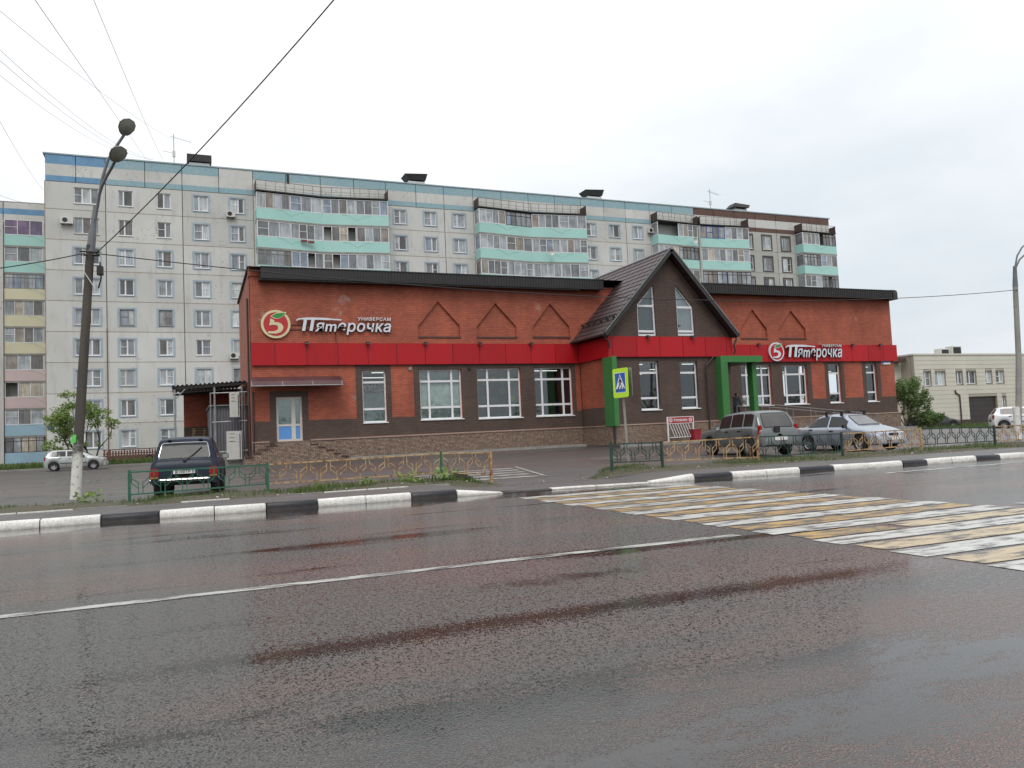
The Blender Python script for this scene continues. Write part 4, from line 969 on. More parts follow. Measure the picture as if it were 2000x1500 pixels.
for pts, sty in (([(52.85,78.6),(58.95,79.1)], ('.W','WB','WW')), ([(59.35,79.1),(66.3,78.6)], ('UW','WW','BB')), ([(75.0,78.6),(80.95,78.9)], ('WB','BW','WB'))):
    for r in range(3): balcony(APT, pts, ZF(r), sty[r], 'turq')
    balcony(APT, pts, ZF(3), '..', 'b_cream', glz=False); roof_guard(APT, pts, 25.90)
b = MB(); b.box(59.02, 59.28, 79.0, YA, 1, 25.8); b.build('section_wall', M['panel_dark'], APT)
# flower boxes, satellite dishes, door number plate, roof drain stains
b = MB(); q = at(594,468,78.8); b.box(q.x-.3, q.x+.3, 78.75, 78.9, q.z-.25, q.z-.02); q = at(608,470,78.8); b.box(q.x-.3, q.x+.3, 78.77, 78.92, q.z-.25, q.z-.02); b.build('flower_box', mat('red clay planter', (.20, .05, .045), .7, .2, 3), APT)
for px, py in ((1077,493),(1357,470)):
    q = at(px, py, 78.5); b = MB(); b.lathe([(.0,.10),(.2,.06),(.34,-.06)], 'y', 14, (q.x, 78.4, q.z)); b.bar((q.x, 78.45, q.z), (q.x, 78.7, q.z-.1), .04); b.build('satellite_dish', M['white_dirty'], APT)
b = MB(); b.box(at(93,833,YA).x, at(104,840,YA).x, YA-.05, YA-.02, at(93,840,YA).z, at(93,832,YA).z); b.build('street_plate', mat('plate blue', (.05, .07, .30), .4, .1, 3), APT)
# gas pipe and downpipe on the facade
b = MB(); x_ = at(292,760,YA).x; b.tube([(-5.9, YA-.06, 12.5), (-5.9, YA-.06, 1.0)], .05, 6); b.build('gas_pipe', mat('brown pipe', (.20, .12, .09), .6, .2, 2), APT)
b = MB(); q = at(562, 340, YA-.05); b.box(q.x-.12, q.x+.12, YA-.06, YA-.021, 27.3, 28.28); b.build('drain_stain_sheet', M['tar'], APT)
# basement strip at foot
b = MB(); b.box(-10.7, 7.0, YA-.06, YA+.2, .3, .94); b.build('foundation', mat('brown foundation', (.11, .06, .05), .8, .3, 1.5), APT)
# --- air conditioners
def ac(px, py, Y, label, w=.82, h=.58):
    q = at(px, py, Y); o = empty('air_conditioner', (q.x, Y, q.z-h/2), 0, label, 'air conditioner')
    b = MB(); b.box(-w/2, w/2, -.30, 0, 0, h); b.build('casing', M['ac'], o, False)
    b = MB(); b.lathe([(.0,-.31),(.20,-.31),(.22,-.30)], 'y', 16, (-w*.12, -.002, h*.5)); b.build('fan_grille', M['black'], o, False)
    b = MB(); b.box(-w*.36, -w*.30, -.32, .10, -.06, -.002); b.box(w*.30, w*.36, -.32, .10, -.06, -.002); b.build('bracket', M['black'], o, False)
ac(130.5, 431, YA-.12, 'white air conditioner left of the upper corner flat window on the grey block', 1.05, .62)
ac(450.5, 419, YA-.12, 'white air conditioner under a top floor window beside the turquoise balconies')
ac(457.5, 695, YA-.12, 'white air conditioner low on the grey block just left of the brick shop corner')
ac(1143.5, 531, YA-.12, 'white air conditioner just above the left shop roof left of the gable')
ac(1270.5, 451, YA-.12, 'white air conditioner beside the open top floor balcony of the grey block')
# --- roof structures
def shaft(px, py, label, style):
    q = at(px, py, 84); o = empty('roof_vent', (q.x, 84, 28.4), 0, label, 'roof vent')
    b = MB(); b.box(-.95, .95, -.6, .6, 0, 1.4); b.build('shaft', M['panel'], o, False)
    b = MB()
    for sx in (-.8, .8): b.box(sx-.08, sx+.08, -.5, .5, 1.4, 1.8)
    b.build('leg', M['concrete'], o, False)
    b = MB()
    if style == 0: b.box(-1.15, 1.15, -.8, .8, 1.5, 2.2)
    elif style == 1: b.hexa([(-1.0,-.7,1.55),(1.0,-.7,1.55),(1.0,.7,1.55),(-1.0,.7,1.55),(-1.4,-.9,2.1),(1.2,-.9,2.27),(1.2,.9,2.27),(-1.4,.9,2.1)])
    else: b.hexa([(-1.5,-.9,1.6),(1.1,-.9,1.6),(1.1,.9,1.6),(-1.5,.9,1.6),(-.9,-.6,2.2),(1.5,-.6,2.05),(1.5,.6,2.05),(-.9,.6,2.2)])
    b.build('cover', M['tar'], o, False)
shaft(389, 320, 'boxy black roof vent at the left end of the grey block', 0)
shaft(811, 356, 'tilted black roof vent between the two wide balcony stacks', 1)
shaft(1157, 386, 'black roof vent right of the second balcony stack', 1)
shaft(1442, 412, 'pointed black roof vent above the brown painted parapet', 2)
def antenna(px, pb, pt, label, Y=83):
    q = at(px, pb, Y); h = at(px, pt, Y).z-28.4; o = empty('roof_antenna', (q.x, Y, 28.4), 0, label, 'antenna')
    b = MB(); b.tube([(0,0,0),(0,0,h)], .04, 6); b.build('mast', M['steel'], o, False)
    b = MB(); z = h-.25; b.bar((-.3,0,z), (1.6,.2,z-.35), .03)
    for k in range(7): x = -.2+k*.28; b.bar((x,-.35,z-.02-k*.06), (x,.35,z-.02-k*.06), .015)
    b.build('aerial', M['steel'], o, False)
    b = MB(); b.bar((-1.0,0,h*.55), (.1,0,h*.5), .03); b.build('side_aerial', M['steel'], o, False)
    b = MB(); b.box(-.14, .14, -.12, .12, h*.42, h*.56); b.build('amplifier_box', M['white_dirty'], o, False)
antenna(340, 318, 262, 'thin roof antenna left of the boxy black roof vent'); antenna(1388, 408, 370, 'thin roof antenna left of the pointed roof vent')

# ------------------------------------------------------------------ neighbouring block at the left edge
YN = 92.0
NB = empty('apartment_block', (-18, YN+6, .5), 0, 'apartment block with pastel balconies at the left edge behind the grey block', 'apartment block')
b = MB(); b.box(-30, -7, YN, YN+12, .4, 26.95); b.build('core', M['panel_dark'], NB)
b = MB(); b.box(-30.1, -6.9, YN-.1, YN+12, 26.96, 27.06); b.build('roof_edge', M['concrete'], NB)
for a, c in ((-30,-23.2),(-23.16,-16.05),(-15.95,-12.2),(-12.16,-7)):
    b = MB()
    for i, (z0, z1) in enumerate(((24.85, 25.72), (25.72, 26.32), (26.32, 26.94))):
        b.cur = (0, 1, 0)[i]; b.box(a, c, YN-.14 + (.003 if i == 1 else 0), YN-.01, z0, z1)
    b.build('attic_panel', [M['panel'], M['blue_a']], NB)
cl = ['turq','turq','b_yellow','b_yellow','b_yellow','b_pink','b_pink','b_blue','b_blue']
st = ['PW','WW','gg','wW','Ww','WW','WW','WW','BB']
rn = random.Random(3)
for r in range(9):
    zf = 22.26-2.72*r
    balcony(NB, [(-15.8,YN-1.0),(-9.0,YN-1.0)], zf, st[r], cl[r], Yb=YN, rr=rn)
    balcony(NB, [(-23.0,YN-1.0),(-16.25,YN-1.0)], zf, ['WB','gW','WW'][r % 3], ['b_pink','wood','b_cream','wood_grey'][r % 4], Yb=YN, rr=rn)
b = MB(); b.box(-16.2, -15.85, YN-1.15, YN-.001, .4, 24.8); b.build('dividing_wall', M['panel'], NB)
b = MB(); b.box(-24, -8, YN-.9, YN-.002, .3, .5); b.build('foundation', M['wood'], NB)

# ------------------------------------------------------------------ beige office at the right
YO = 55.0
M['beige'] = mat('beige cladding', (.60, .57, .50), .6, .10, .4)
M['beige_dk'] = mat('tan inset cladding', (.40, .36, .30), .6, .12, .5)
OF = empty('office_building', (73, YO+5, .1), 0, 'two storey beige clad building with brown garage door beyond the shrub', 'building')
ox = lambda px, py=740: at(px, py, YO).x; oz = lambda px, py: at(px, py, YO).z
xo0, xo1 = ox(1787), 81.5; zr = 7.15
gd = (ox(1893.5,800), .05, ox(1949,800), oz(1920,774))
ow = [(ox(1804),oz(1811,754),ox(1819),oz(1811,725)),(ox(1826),oz(1836,753),ox(1847),oz(1836,725)),(ox(1867),oz(1874,750.5),ox(1880.5),oz(1874,724.5)),(ox(1887.5),oz(1898,749.5),ox(1907),oz(1898,724)),(ox(1925),oz(1931,748),ox(1938),oz(1931,724)),(ox(1945),oz(1952,747.5),ox(1961.5),oz(1952,723.5)),(ox(1957.5,790),oz(1961,800),ox(1966,790),oz(1961,773))]
zc = [.0]
# cladding boards, each a row of the wall broken by openings
rows = []; z = .75
fO = lambda a, c, d: (a, YO+d, c)
b = MB(); b.plate(rect(xo0, .0, xo1, zr), [rect(*w) for w in ow] + [rect(gd[0], gd[1]+.02, gd[2], gd[3])], fO, 0, .35); WALLO = b.build('wall', M['beige_dk'], OF)
while z < zr-.1:
    z1 = min(z+.42, zr); cutx = sorted([(w[0]-.02, w[2]+.02) for w in ow if w[1]-.02 < z1 and w[3]+.02 > z] + ([(gd[0]-.02, gd[2]+.02)] if gd[3] > z else []))
    x = xo0
    for a, c in cutx + [(xo1, xo1)]:
        if a-x > .1: MB().box(x, a, YO-.03, YO-.002, z+.012, z1-.012).build('cladding_board', M['beige'], WALLO)
        x = c
    z = z1
b = MB(); b.box(xo0, gd[0], YO-.06, YO-.031, .0, .74); b.build('foundation', M['wood'], OF)
for k, (a, z0, c, z1) in enumerate(ow):
    fo = apt_window(OF, a, z0, c, z1, YO, random.Random(k), None, rec=.2)
b = MB(); b.box(gd[0]+.01, gd[2]-.01, YO+.2, YO+.25, .05, gd[3]-.01); GD = b.build('garage_door', mat('dark brown garage door', (.045, .034, .036), .45, .2, 2), OF)
for k in range(1, 6): b = MB(); b.box(gd[0]+.02, gd[2]-.02, YO+.185, YO+.199, .05+k*.5-.01, .05+k*.5+.01); b.build('door_rib', M['black'], GD)
b = MB(); b.box(xo0-.1, xo1, YO-.08, YO+12, zr+.002, zr+.16); b.build('parapet', M['beige'], OF)
b = MB(); b.box(xo0+.01, xo1-.01, YO+.4, YO+12, .0, zr); b.build('core', M['beige_dk'], OF)
b = MB(); q = at(1866, 762, YO-.12); q2 = at(1877, 832, YO-.12); b.tube([(q.x, YO-.12, q.z), (q.x+.02, YO-.12, q.z-.25), (q.x+.55, YO-.12, q.z-.5), (q.x+.55, YO-.12, .1)], .07, 8); b.build('downpipe', M['wood'], OF)
b = MB(); b.box(ox(1747), xo0-.01, YO+1.5, YO+8, .0, 6.6); b.build('side_block', M['beige'], OF)
b = MB(); b.box(ox(1742), ox(1783), YO+.6, YO+8, 6.61, 6.95); b.build('side_roof', M['wood'], OF)
b = MB(); b.box(ox(1700), ox(1761, 670), YO+3, YO+9, .0, oz(1750,656)+.5); b.build('rear_tower', M['beige'], OF)
b = MB(); b.box(ox(1690), ox(1768, 660), YO+2.4, YO+9, oz(1750,656)+.51, oz(1750,656)+.85); b.build('rear_tower_roof', M['wood'], OF)
b = MB(); b.box(xo1, xo1+14, YO-.8, YO+10, .0, 6.9); b.build('glazed_wing', mat('blue grey glazing', (.22, .29, .31), .08, .2, .3), OF)
b = MB(); b.box(xo1-.1, xo1+14, YO-.95, YO-.81, 2.6, 3.4); b.build('glazed_wing_band', M['beige'], OF)
for px, py, lab, w, h in ((1839,684,'twin fan unit on the beige building roof',1.2,.7), (1862,681,'square dark grilled unit on the beige building roof',1.3,.95)):
    q = at(px, py, YO+2); o = empty('rooftop_unit', (q.x, YO+2, zr-.002), 0, lab, 'rooftop unit')
    b = MB(); b.box(-w/2, w/2, -.4, .4, .15, h+.15); b.build('casing', M['ac'], o, False)
    b = MB(); b.box(-w/2+.1, w/2-.1, -.42, -.401, .25, h+.05); b.build('grille', M['black'], o, False)
    b = MB(); b.box(-w/2, -w/2+.1, -.4, .4, 0, .15); b.box(w/2-.1, w/2, -.4, .4, 0, .15); b.build('foot', M['black'], o, False)
# ------------------------------------------------------------------ vehicles
def carpaint(name, col, metallic=.35, rough=.28, dirt=.25, coat=.3, spec=.5):
    m, t, p = nodes(name); P = objc(t); s = t.nodes.new('ShaderNodeSeparateXYZ'); t.links.new(P, s.inputs[0])
    d = math2(t, 'MULTIPLY', mapr(t, s.outputs[2], .95, .25, 0, 1), mapr(t, noise(t, 3, 4, P), .35, .65, .2, dirt*2.2))
    t.links.new(mixc(t, d, col, (.10, .09, .08)), p.inputs['Base Color']); setp(p, Specular_IOR_Level=spec, Metallic=metallic, Coat_Weight=coat, Coat_Roughness=.06)
    t.links.new(mapr(t, d, 0, .5, rough, .6), p.inputs['Roughness'])
    bump(t, p, noise(t, 160, 2, P), .05, .002); return m
M['tyre'] = mat('tyre rubber', (.016, .016, .017), .75, .3, 8)
M['rim'] = mat('alloy rim', (.42, .43, .44), .35, .2, 6, metallic=.8)
M['rim_steel'] = mat('dull steel rim', (.20, .20, .20), .45, .3, 6, metallic=.6)
M['car_glass'] = mat('car glass', (.018, .021, .023), .04, .3, 2, spec=.5, world=False)
M['car_glass_pale'] = mat('car glass with painted pale reflection', (.17, .18, .19), .05, .35, 2.0, spec=.8, world=False)  # the pale reflection is painted into the base colour
M['car_glass_mid'] = mat('car rear glass', (.022, .025, .030), .06, .3, 1.2, spec=.22, world=False)
M['tail'] = mat('tail lamp red', (.35, .012, .014), .15, .3, 9)
M['amber'] = mat('amber lens', (.45, .15, .02), .15, .2, 9)
M['lens'] = mat('clear lamp lens', (.55, .57, .58), .08, .4, 9, metallic=.3)
M['chrome'] = mat('chrome trim', (.65, .66, .67), .12, .1, 6, metallic=1)
M['plate'] = mat('licence plate', (.72, .72, .70), .4, .1, 9)
M['trim'] = mat('black car trim', (.018, .018, .019), .5, .2, 6)

def car(name, label, S, loc, heading, paint, group=None, cat='car'):
    """S: L, hw(body), r (wheel), xr/xf axles, bot, top[(x,z)], belt[(x,z)], wt[(x,halfwidth)], wb[(x,halfwidth)], win[(xa,xb)], ws(xa,xb), rw(xa,xb). x runs from the rear bumper forward."""
    L = S['L']; root = empty(name, loc, heading, label, cat, group); ox_ = L/2
    top = lambda x: lerp(x, S['top']); wb = lambda x: lerp(x, S['wb']); wt = lambda x: lerp(x, S['wt'])
    Ra = S['r']+.055
    def z0(x):
        z = S['bot']
        for xw in (S['xr'], S['xf']):
            if abs(x-xw) < Ra: z = max(z, S['r'] + math.sqrt(Ra*Ra-(x-xw)**2))
        return z
    def belt(x): return min(lerp(x, S['belt']), top(x)-.02)
    def ring(x):
        zt, zb, w, u, a = top(x), belt(x), wb(x), wt(x), z0(x); H = zt-zb
        u = min(u, w-.02); k = max(.4, 1-.075/max(H, .12)); a = min(a, zb-.06)
        return [(w-.05, a), (w-.005, a+(zb-a)*.22), (w, a+(zb-a)*.55), (w-.012, a+(zb-a)*.86), (w-.035, zb), (w-.06, zb+min(.02, H*.2)),
                (u, zb+H*k), (u-.05, zb+H*(k+(1-k)*.62)), (u-.14, zt-.012*min(1, H*4)), (u*.5, zt), (0, zt+.006)]
    xs = set(fr(0, L, .12)); 
    for xw in (S['xr'], S['xf']): xs |= {xw + Ra*math.cos(math.pi*k/18) for k in range(19)} | {xw-Ra-.004, xw+Ra+.004}
    for lst in (S['top'], S['belt'], S['wt'], S['wb']): xs |= {q[0] for q in lst}
    for a_, c_ in (S['ws'], S['rw']): xs |= set(fr(a_, c_, max(.02, (c_-a_)/6)))
    xs = sorted(q for q in xs if 0 <= q <= L); xs = [q for i, q in enumerate(xs) if i == 0 or q-xs[i-1] > 1e-4]
    b = MB(); rings = [ring(x) for x in xs]; n = len(rings[0])
    for sgn in (1, -1):
        base = len(b.v)
        for x, rg in zip(xs, rings): b.v += [(x-ox_, sgn*y, z) for y, z in rg]
        for i in range(len(xs)-1):
            for j in range(n-1): b.f.append((base+i*n+j, base+(i+1)*n+j, base+(i+1)*n+j+1, base+i*n+j+1)); b.m.append(0)
        b.f.append(tuple(base+j for j in range(n))); b.m.append(0); e_ = base+(len(xs)-1)*n; b.f.append(tuple(e_+j for j in range(n))); b.m.append(0)
    me = b.mesh('body', paint)
    bm = bmesh.new(); bm.from_mesh(me); bmesh.ops.remove_doubles(bm, verts=bm.verts, dist=.0008); bmesh.ops.recalc_face_normals(bm, faces=bm.faces); bm.to_mesh(me); bm.free()
    me.polygons.foreach_set('use_smooth', [True]*len(me.polygons)); me.set_sharp_from_angle(angle=R(38)); body = link('body', me, root, False)
    # underside
    b = MB(); w = S['hw']-.22; b.box(.25-ox_, L-.25-ox_, -w, w, S['bot']-.02, S['bot']+.25); b.build('underbody', M['trim'], root, False)
    for xw in (S['xr'], S['xf']): b = MB(); b.box(xw-Ra-ox_, xw+Ra-ox_, -S['hw']+.12, S['hw']-.12, S['bot']+.1, S['r']+Ra-.02); b.build('wheel_well', M['trim'], root, False)
    # glazing on the greenhouse surface
    def side_pt(x, v, sg, off):
        rg = ring(x); (y0_, z0_), (y1_, z1_) = rg[5], rg[6]; return (x-ox_, sg*(y0_+(y1_-y0_)*v+off), z0_+(z1_-z0_)*v + off*.35)
    for sg in (1, -1):
        for k_, (xa_, xb_) in enumerate(S['win']):
            g_ = MB(); m_ = 10; rows_ = []
            for i in range(m_+1):
                x = xa_+(xb_-xa_)*i/m_; rows_.append([side_pt(x, v, sg, .010) for v in (.06, .5, .94)])
            for r_ in rows_: g_.v += r_
            for i in range(m_):
                for j in range(2): g_.f.append((i*3+j, (i+1)*3+j, (i+1)*3+j+1, i*3+j+1)); g_.m.append(0)
            g_.build('side_window', M['car_glass'], root, False)
    def screen(nm, xa_, xb_, m_, fr_m=None, inset=.9, tr=.011):
        gr_ = MB(); nn = 8; rows_ = []
        for i in range(nn+1):
            x = xa_+(xb_-xa_)*i/nn; sl = (top(x+.01)-top(x-.01))/.02; nx, nz = -sl, 1.0; q = math.hypot(nx, nz); off = .014
            hw_ = (wt(x)-.10)*inset; e_ = abs(i/nn-.5)*2; hw_ *= (1-.05*max(0, (e_-.7)/.3)**2)
            rows_.append([(x-ox_+nx/q*off, hw_*t_, top(x)+nz/q*off-.010*t_*t_) for t_ in (-1, -.5, 0, .5, 1)])
        for r_ in rows_: gr_.v += r_
        for i in range(nn):
            for j in range(4): gr_.f.append((i*5+j, (i+1)*5+j, (i+1)*5+j+1, i*5+j+1)); gr_.m.append(0)
        go = gr_.build(nm, m_, root, False, smooth=60)
        loop = rows_[0] + [r_[4] for r_ in rows_[1:]] + rows_[-1][::-1][1:] + [r_[0] for r_ in rows_[::-1][1:]]
        tb_ = MB(); tb_.tube(loop, tr, 5, caps=False); tb_.build('window_trim', fr_m or M['trim'], go, False)
    screen('windscreen', *S['ws'], S.get('ws_m', M['car_glass']), M['trim'])
    screen('rear_window', *S['rw'], S.get('rw_m', M['car_glass']), S.get('rw_trim', M['trim']), S.get('rw_in', .9))
    # seams, handles, side strip
    def body_pt(x, k, sg, off): rg = ring(x); a_ = rg[0]; zz = rg[0][1]+(rg[4][1]-rg[0][1])*k; yy = lerp(zz, [(q[1], q[0]) for q in rg[:5]]); return (x-ox_, sg*(yy+off), zz)
    for sg in (1, -1):
        for x in S['seams']:
            b = MB(); pts = [body_pt(x, k, sg, .002) for k in (.04, .25, .5, .75, .98)]
            b.tube(pts, .008, 4); b.build('door_seam', M['trim'], root, False)
        for x in S['handles']:
            p = body_pt(x, .84, sg, .012); b = MB(); b.box(p[0]-.09, p[0]+.09, p[1]-.014, p[1]+.014, p[2]-.02, p[2]+.02); b.build('door_handle', S.get('handle_m', M['trim']), root, False)
        xm = S['mirror']; p = body_pt(xm, 1.0, sg, .09); b = MB(); b.hexa([(p[0]-.04,p[1]-.09,p[2]),(p[0]+.07,p[1]-.09,p[2]+.01),(p[0]+.06,p[1]+.09,p[2]+.02),(p[0]-.04,p[1]+.09,p[2]),(p[0]-.04,p[1]-.09,p[2]+.12),(p[0]+.04,p[1]-.09,p[2]+.13),(p[0]+.03,p[1]+.09,p[2]+.14),(p[0]-.04,p[1]+.09,p[2]+.13)]); mo = b.build('mirror', S.get('mirror_m', M['trim']), root, False)
        b = MB(); b.box(p[0]-.047, p[0]-.041, p[1]-.075, p[1]+.075, p[2]+.015, p[2]+.115); b.build('mirror_glass', M['lens'], mo, False)
        if 'strip' in S:
            b = MB(); pts = [body_pt(x, S['strip'], sg, .004) for x in fr(S['xr']+Ra+.03, S['xf']-Ra-.03, .2)]; b.tube(pts, .026, 4); b.build('side_strip', M['trim'], root, False)
    # bumpers follow the plan outline of the ends
    for end in (0, 1):
        b = MB(); pr = []
        xx = [(.0 if end == 0 else L)]
        pts = []
        for t_ in (-1, -.92, -.7, -.35, 0, .35, .7, .92, 1):
            wv = (wb(.22) if end == 0 else wb(L-.22))+.012; x = (S['bump'][end] + (.16 if abs(t_) > .9 else .05*abs(t_))) ; x = -x+.0 if False else x
            xx_ = (x-.05) if end == 0 else (L+.05-x); pts.append((xx_-ox_, t_*wv))
        za_, zb_ = S['bump_z']; d = 1 if end == 0 else -1
        sec = [(0, za_+.03), (0, zb_-.05), (.03, zb_), (.14, zb_), (.16, za_)]
        for x, y in pts: b.v += [(x+d*s_, y, z) for s_, z in sec]
        m_ = len(sec)
        for i in range(len(pts)-1):
            for j in range(m_): b.f.append((i*m_+j, (i+1)*m_+j, (i+1)*m_+(j+1) % m_, i*m_+(j+1) % m_)); b.m.append(0)
        b.f.append(tuple(range(m_))); b.m.append(0); b.f.append(tuple((len(pts)-1)*m_+k for k in range(m_))); b.m.append(0)
        bo = b.build('bumper', S.get('bump_m', paint), root, False, smooth=40)
        if S.get('bump_chrome'):
            b = MB(); b.tube([(x-d*.012, y, zb_-.045) for x, y in pts], .022, 6); b.build('bumper_strip', M['chrome'], bo, False)
    # wheels
    r = S['r']; wid = .20
    tm = MB(); tm.lathe([(r*.60,-wid/2),(r*.93,-wid/2),(r,-wid*.36),(r,wid*.36),(r*.93,wid/2),(r*.60,wid/2)], 'y', 28); tme = tm.mesh('wheel', M['tyre'], 35)
    rm = MB(); rm.lathe([(r*.66,.06),(r*.64,-.085),(r*.56,-.06),(r*.54,.02),(0,.02)], 'y', 28)
    ns_ = S.get('spokes', 5)
    for k in range(ns_):
        a_ = 2*math.pi*k/ns_; c_, s_ = math.cos(a_), math.sin(a_); tx, tz = -s_, c_
        p0, p1 = r*.08, r*.58; w0, w1 = r*.13, r*.10
        rm.add([(c_*p0-tx*w0,-.055,s_*p0-tz*w0),(c_*p0+tx*w0,-.055,s_*p0+tz*w0),(c_*p1+tx*w1,-.075,s_*p1+tz*w1),(c_*p1-tx*w1,-.075,s_*p1-tz*w1),(c_*p0-tx*w0,.0,s_*p0-tz*w0),(c_*p0+tx*w0,.0,s_*p0+tz*w0),(c_*p1+tx*w1,.0,s_*p1+tz*w1),(c_*p1-tx*w1,.0,s_*p1-tz*w1)], [(0,1,2,3),(7,6,5,4),(0,3,7,4),(1,5,6,2),(3,2,6,7),(0,4,5,1)])
    rm.lathe([(0,-.075),(r*.14,-.07),(r*.16,-.02)], 'y', 12)
    rme = rm.mesh('rim', S.get('rim_m', M['rim']), 35)
    for xw in (S['xr'], S['xf']):
        for sg in (1, -1):
            w_ = link('wheel', tme, root, False, (xw-ox_, sg*(S['hw']-.13), r)); 
            if sg > 0: w_.rotation_euler[2] = math.pi
            rim = bpy.data.objects.new('rim', rme); COL.objects.link(rim); rim.parent = w_
    # lamps and plates given as boxes: (name, x, y, z, dx, dy, dz, material, both sides)
    for nm, x, y, z, dx, dy, dz, mm, both in S['bits']:
        for sg in ((1, -1) if both else (1,)):
            b = MB(); x_, y_ = x-ox_, y*sg; q = .75
            if dx <= min(dy, dz):
                s_ = 1 if x > L/2 else -1; b.hexa([(x_-dx,y_-dy,z-dz),(x_+dx,y_-dy,z-dz),(x_+dx,y_+dy,z-dz),(x_-dx,y_+dy,z-dz),(x_-dx,y_-dy,z+dz),(x_+dx,y_-dy,z+dz),(x_+dx,y_+dy,z+dz),(x_-dx,y_+dy,z+dz)])
            else: b.box(x_-dx, x_+dx, y_-dy, y_+dy, z-dz, z+dz)
            me = b.mesh(nm, mm); bm = bmesh.new(); bm.from_mesh(me); bmesh.ops.bevel(bm, geom=bm.edges[:], offset=min(dx, dy, dz)*.6, segments=2, affect='EDGES'); bm.to_mesh(me); bm.free()
            me.polygons.foreach_set('use_smooth', [True]*len(me.polygons)); me.set_sharp_from_angle(angle=R(50)); link(nm, me, root, False)
    root['_ox'] = ox_; del root['_ox']
    return root

# --- boxy three-door off-roader, seen from the rear
S = dict(L=3.74, hw=.83, r=.345, xr=.78, xf=2.98, bot=.40, top=[(0,.80),(.04,.98),(.09,1.04),(.30,1.42),(.42,1.57),(.60,1.625),(1.2,1.64),(2.0,1.60),(2.12,1.56),(2.62,1.08),(2.8,1.03),(3.55,.95),(3.70,.86),(3.74,.70)],
         belt=[(0,.78),(.1,.97),(.5,1.0),(2.6,1.0),(3.6,.92),(3.74,.7)], wt=[(0,.78),(.09,.76),(.30,.68),(.45,.64),(2.05,.62),(2.6,.74),(2.8,.77),(3.74,.74)], wb=[(0,.79),(.08,.825),(.4,.83),(3.3,.83),(3.65,.79),(3.74,.72)],
         win=[(.52,1.18),(1.24,2.12)], ws=(2.16,2.58), rw=(.115,.345), rw_m=M['car_glass_mid'], rw_trim=M['chrome'], rw_in=.97, seams=[1.2,2.4], handles=[1.35], mirror=2.3, bump=[.0,.0], bump_z=(.44,.58), bump_m=M['trim'], bump_chrome=True, rim_m=M['rim_steel'], spokes=8,
         bits=[('tail_lamp', .0, .71, .735, .03, .10, .10, M['tail'], True), ('tail_lamp_amber', -.004, .71, .60, .028, .10, .032, M['amber'], True), ('licence_plate', -.015, 0.0, .735, .012, .265, .06, M['plate'], False), ('plate_lamp', -.004, 0, .82, .02, .30, .018, M['trim'], False), ('headlamp', 3.72, .55, .78, .04, .11, .10, M['lens'], True), ('hinge', .36, .38, 1.56, .04, .05, .012, M['trim'], True)])
NIVA = car('off_roader', 'dark blue boxy off-roader parked nose-in behind the green fence panel', S, (at(369, 920, 22.5).x+.08, 24.2, g(.3, 23)), R(90-6), carpaint('dark blue paint', (.006, .013, .030), .0, .36, .10, .05, .22), cat='car')
b = MB(); b.tube([(-1.83, -.02, 1.03), (-1.76, -.22, 1.17), (-1.65, -.42, 1.36)], .013, 5); b.box(-1.86, -1.78, -.05, .03, .99, 1.04); b.build('rear_wiper', M['trim'], NIVA, False)
me = text_mesh('Е100ТР', -.20, .16, .705, .77, -1.905, .004, .01, 0, [M['trim']], 1.0, face='x')
for v in me.vertices: v.co.y = -v.co.y
link('plate_lettering', me, NIVA, False)
me = text_mesh('50', .19, .245, .73, .775, -1.905, .004, .0, 0, [M['trim']], 1.0, face='x')
for v in me.vertices: v.co.y = -v.co.y
link('plate_lettering', me, NIVA, False)

# --- grey five-door compact off-roader
S = dict(L=3.98, hw=.855, r=.345, xr=.74, xf=3.20, bot=.36, top=[(0,.80),(.05,.98),(.08,1.02),(.16,1.20),(.30,1.46),(.40,1.56),(.62,1.625),(1.4,1.645),(2.3,1.585),(2.42,1.55),(2.98,1.12),(3.1,1.08),(3.72,.94),(3.9,.82),(3.98,.64)],
         belt=[(0,.78),(.08,.98),(.5,1.04),(1.5,1.03),(2.9,.98),(3.8,.86),(3.98,.62)], wt=[(0,.80),(.08,.78),(.2,.74),(.38,.68),(.6,.66),(2.35,.62),(2.95,.76),(3.1,.79),(3.98,.72)], wb=[(0,.78),(.1,.835),(.4,.855),(3.4,.855),(3.8,.81),(3.98,.66)],
         win=[(.48,1.02),(1.10,1.78),(1.86,2.52)], ws=(2.46,2.94), rw=(.085,.36), rw_m=mat('mid grey tailgate glass', (.10, .10, .098), .06, .3, 1.2, spec=.4, world=False), seams=[1.06,1.82,2.72], handles=[1.22,2.0], mirror=2.5, bump=[.0,.0], bump_z=(.38,.66), rim_m=M['rim_steel'], spokes=6, mirror_m=M['chrome'],  # tailgate glass has a mid grey base tone
         bits=[('tail_lamp', .10, .755, .93, .06, .085, .18, M['tail'], True), ('tail_lamp_clear', .058, .755, .91, .025, .05, .05, M['lens'], True), ('licence_plate', -.055, 0, .62, .01, .26, .06, M['plate'], False), ('spare_wheel_bracket', -.01, .12, .95, .03, .12, .11, M['trim'], False), ('headlamp', 3.9, .58, .76, .07, .15, .10, M['lens'], True)])
SUV = car('compact_off_roader', 'grey five-door off-roader parked with its rear to the road', S, (19.60, 24.1, g(19.95, 23.5)), R(90-4), carpaint('grey green metallic paint', (.15, .168, .168), .5, .3, .3), cat='car')
b = MB(); b.tube([(-1.86, -.1, 1.06), (-1.83, -.42, 1.10)], .016, 5); b.build('rear_wiper', M['trim'], SUV, False)

